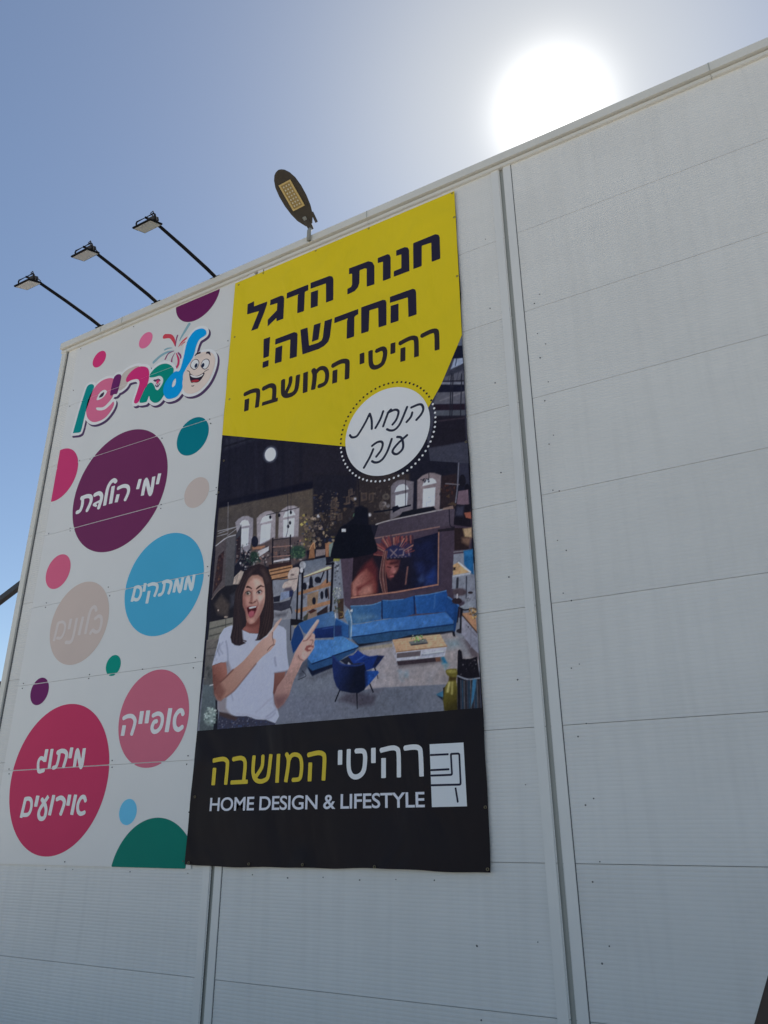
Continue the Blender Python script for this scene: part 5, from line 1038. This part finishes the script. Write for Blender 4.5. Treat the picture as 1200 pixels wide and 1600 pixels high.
# ------------------------------------------------------------------ floodlights on long arms
M_BLK = mat('black_steel', (0.016, 0.016, 0.019), 0.85, spec=0.1)
M_ALU = mat('grey_casting', (0.07, 0.07, 0.075), 0.8, spec=0.15)
M_PANE = mat('frosted_pane', (0.50, 0.50, 0.47), 0.5, spec=0.2)

def floodlight():
    r = empty('floodlight', (0, 0, 0))
    MB().tube([(0, 0.10, -0.03), (0, -0.20, 0.0), (0, -0.65, 0.022), (0, -1.10, 0.030)], [0.026, 0.026, 0.024, 0.021], 10).build('arm', M_BLK, r, smooth=True)
    MB().box(-0.05, 0.05, 0.02, 0.16, -0.06, -0.028).build('foot_bracket', M_BLK, r)
    MB().box(-0.085, 0.085, -0.052, 0.02, -0.0305, -0.022).build('base_plate', M_BLK, r)
    # lamp head below the end of the arm, its face tipped back towards the sign
    ca_, sa_ = math.cos(0.385), math.sin(0.385)
    def hp(x, y, z): return (x - 0.008, -1.245 + y * ca_ - z * sa_, -0.112 + y * sa_ + z * ca_)
    def hbox(m, x0, x1, y0, y1, z0, z1):
        v = [hp(x, y, z) for z in (z0, z1) for y in (y0, y1) for x in (x0, x1)]
        return m.add(v, [(0, 2, 3, 1), (4, 5, 7, 6), (0, 1, 5, 4), (2, 6, 7, 3), (0, 4, 6, 2), (1, 3, 7, 5)])
    h = hbox(MB(), -0.152, 0.152, -0.107, 0.107, 0, 0.022).build('lamp_body', M_BLK, r, bevel=0.006)
    hbox(MB(), -0.134, 0.134, -0.089, 0.089, -0.004, -0.0005).build('glass', M_PANE, h)
    fins = MB()
    for k in range(9): hbox(fins, -0.10 + k * 0.024, -0.093 + k * 0.024, -0.05, 0.085, 0.023, 0.052)
    fins.build('heat_sink', M_ALU, h)
    hbox(MB(), 0.02, 0.125, 0.0, 0.085, 0.053, 0.10).build('driver_box', M_ALU, h, bevel=0.004)
    yk = [hp(-0.158, -0.01, 0.012), hp(-0.158, -0.01, 0.095), hp(-0.140, -0.01, 0.112), hp(0.140, -0.01, 0.112), hp(0.158, -0.01, 0.095), hp(0.158, -0.01, 0.012)]
    MB().tube(yk, 0.010, 8).build('yoke', M_BLK, r)
    MB().tube([(0, -1.09, 0.03), (0.0, -1.15, 0.032), (0.0, -1.21, 0.018), hp(0.0, -0.01, 0.114)], 0.015, 8).build('swivel', M_BLK, r, smooth=True)
    MB().tube([hp(0.12, 0.03, 0.08), hp(0.11, 0.02, 0.16), hp(0.05, 0.04, 0.165), (0.012, -1.09, 0.058)], 0.007, 6).build('cable', M_BLK, r, smooth=True)
    return r

def copy_tree(o, parent=None):
    c = o.copy(); COL.objects.link(c)
    if parent: c.parent = parent
    for ch in o.children: copy_tree(ch, c)
    return c
fl = floodlight()
spots_ = [(3.045, 8.452, 'black floodlight on a long arm, nearest the yellow banner', 0.010, 0.0),
          (1.957, 8.462, 'black floodlight on a long arm, between two other floodlights above the spotted sign', -0.012, -0.01),
          (0.814, 8.470, 'black floodlight on a long arm, nearest the left corner of the hall', 0.006, 0.008)]
copies = [fl] + [copy_tree(fl) for _ in spots_[1:]]
for o, (x, z, lb, rx, rz) in zip(copies, spots_):
    o.location = (x, -0.01, z + 0.03); o.rotation_euler = (rx, 0, rz)
    tag(o, lb, 'floodlight', 'floodlights on arms above the spotted sign')

# ------------------------------------------------------------------ street lamp head over the banner
M_LAMP = mat('bronze_grey_paint', (0.075, 0.066, 0.058), 0.8, var=0.06, scale=8, spec=0.12)
M_LED = mat('amber_lens', (0.62, 0.47, 0.20), 0.35); M_LEDIN = mat('lens_floor', (0.36, 0.26, 0.10), 0.4); M_CHIP = mat('led_chip', (0.66, 0.62, 0.50), 0.3)
M_STEEL = mat('galvanised', (0.30, 0.31, 0.30), 0.7, spec=0.2)
lamp = empty('street_lamp', (4.6, -0.06, 8.36))
tag(lamp, 'long oval street lamp head with an amber light panel, above the yellow banner', 'street lamp')
A0 = Vector((4.612, -0.10, 8.595)); AX = (Vector((4.585, -0.735, 8.935)) - A0); LEN = AX.length; AX.normalize()
SXv = Vector((1, 0, 0)) - AX * AX.x; SXv.normalize(); UP = SXv.cross(AX)
if UP.z < 0: UP = -UP
def lp(s, u, h): return A0 + AX * (s * LEN) + SXv * u + UP * h
prof = [(0.0, 0.050, 0.024), (0.05, 0.075, 0.028), (0.14, 0.118, 0.032), (0.28, 0.150, 0.034), (0.45, 0.168, 0.034), (0.62, 0.170, 0.030), (0.78, 0.154, 0.026), (0.89, 0.120, 0.022), (0.96, 0.078, 0.018), (0.99, 0.040, 0.015), (1.0, 0.008, 0.012)]
v = []; f = []; n = 20
for s, wd, hh in prof:
    for k in range(n):
        t = 2 * math.pi * k / n; c_, s_ = math.cos(t), math.sin(t)
        v.append(lp(s, wd * math.copysign(abs(c_) ** .8, c_), hh * s_ if s_ > 0 else 0.016 * math.copysign(abs(s_) ** .4, s_)))
for i in range(len(prof) - 1):
    for k in range(n): k2 = (k + 1) % n; f.append((i * n + k, i * n + k2, (i + 1) * n + k2, (i + 1) * n + k))
f += [tuple(range(n))[::-1], tuple((len(prof) - 1) * n + k for k in range(n))]
meshobj('housing', v, f, M_LAMP, lamp, True)
def plate(name, s0, s1, u0, u1, h0, h1, m, par):
    v = [lp(s, u, h) for h in (h0, h1) for s in (s0, s1) for u in (u0, u1)]
    return meshobj(name, v, [(0, 2, 3, 1), (4, 5, 7, 6), (0, 1, 5, 4), (2, 6, 7, 3), (0, 4, 6, 2), (1, 3, 7, 5)], m, par)
fr = MB()
for a in ((0.32, 0.345, -0.088, 0.088), (0.765, 0.79, -0.088, 0.088), (0.345, 0.765, -0.088, -0.066), (0.345, 0.765, 0.066, 0.088)):
    vv_ = [lp(s, u, h) for h in (-0.026, -0.0165) for s in a[:2] for u in a[2:]]
    fr.add(vv_, [(0, 2, 3, 1), (4, 5, 7, 6), (0, 1, 5, 4), (2, 6, 7, 3), (0, 4, 6, 2), (1, 3, 7, 5)])
frame = fr.build('light_frame', M_LED, lamp)
plate('light_panel', 0.345, 0.765, -0.066, 0.066, -0.0195, -0.0165, M_LEDIN, lamp)
ch = MB()
for i in range(7):
    for j in range(3):
        s, u = 0.385 + i * 0.057, -0.040 + j * 0.040
        vv_ = [lp(s + ds, u + du, h) for h in (-0.023, -0.0197) for ds in (-.013, .013) for du in (-.009, .009)]
        ch.add(vv_, [(0, 2, 3, 1), (4, 5, 7, 6), (0, 1, 5, 4), (2, 6, 7, 3), (0, 4, 6, 2), (1, 3, 7, 5)])
o_ = ch.build('led_rows', M_CHIP, lamp)
plate('clamp', 0.10, 0.16, -0.022, 0.022, -0.030, -0.0165, M_STEEL, lamp)
MB().tube([lp(0.10, 0, -0.006), lp(-0.03, 0, -0.008), lp(-0.09, 0, -0.012)], [0.042, 0.036, 0.032], 12).build('socket', M_LAMP, lamp, smooth=True)
MB().tube([lp(-0.06, 0, -0.010), Vector((4.606, -0.088, 8.50)), Vector((4.603, -0.085, 8.36))], 0.026, 12).build('bracket_arm', M_STEEL, lamp, smooth=True)
q0, q1 = lp(0.16, 0.112, 0.012), lp(-0.02, 0.104, 0.006)
MB().bar(q0, q1, 0.026, 0.03).build('latch', M_LAMP, lamp)

# ------------------------------------------------------------------ things at the edges of the picture
M_BROWN = mat('dark_brown_paint', (0.045, 0.030, 0.026), 0.55, var=0.15, scale=4)
M_DARK = mat('dark_steel', (0.035, 0.034, 0.036), 0.5)
can = empty('side_canopy', (-1.2, 1.4, 3.6))
tag(can, 'dark canopy hung from a slanting tie bar behind the left corner of the hall', 'canopy')
def atY(px, y):
    d = ray(px)[0]; s = (y - CAM[1]) / d[1]; return Vector(CAM + s * d)
a = atY((40, 908), 0.9); b = atY((-60, 984), 0.9); c0 = atY((6, 1068), 0.9)
d = b - a; top = a + d * (-0.002 - a.x) / d.x; low = a + d * (c0.z - a.z) / d.z      # from the side wall down to the canopy's outer edge
MB().bar(top, low, 0.085, 0.09).build('tie_bar', M_DARK, can)
MB().box(low.x - 0.12, -0.004, 0.75, 3.2, c0.z - 0.24, c0.z).build('canopy_slab', M_BROWN, can, bevel=0.01)
MB().box(-0.02, -0.003, 0.8, 1.0, top.z - 0.12, top.z + 0.12).build('wall_plate', M_DARK, can)
post = empty('slanting_post', (8.6, -2.0, 0))
tag(post, 'dark brown slanting post standing before the cladding at lower right', 'post')
p0 = atY((1266, 1395), -2.0); p1 = atY((1209, 1600), -2.0); d_ = (p1 - p0); p2 = p0 + d_ * ((p0.z - GZ0) / (p0.z - p1.z)); p3 = p0 - d_ * 0.1
MB().bar(p2, p3, 0.13, 0.13, (0, 1, 0)).build('shaft', M_BROWN, post, bevel=0.006)
MB().box(p2.x - 0.14, p2.x + 0.14, -2.14, -1.86, GZ0 + 0.002, GZ0 + 0.03).build('base_plate', M_DARK, post, bevel=0.004)
post.location = (p2.x, -2.0, GZ0)
for c in post.children: c.matrix_parent_inverse = Matrix.Translation(-post.location)
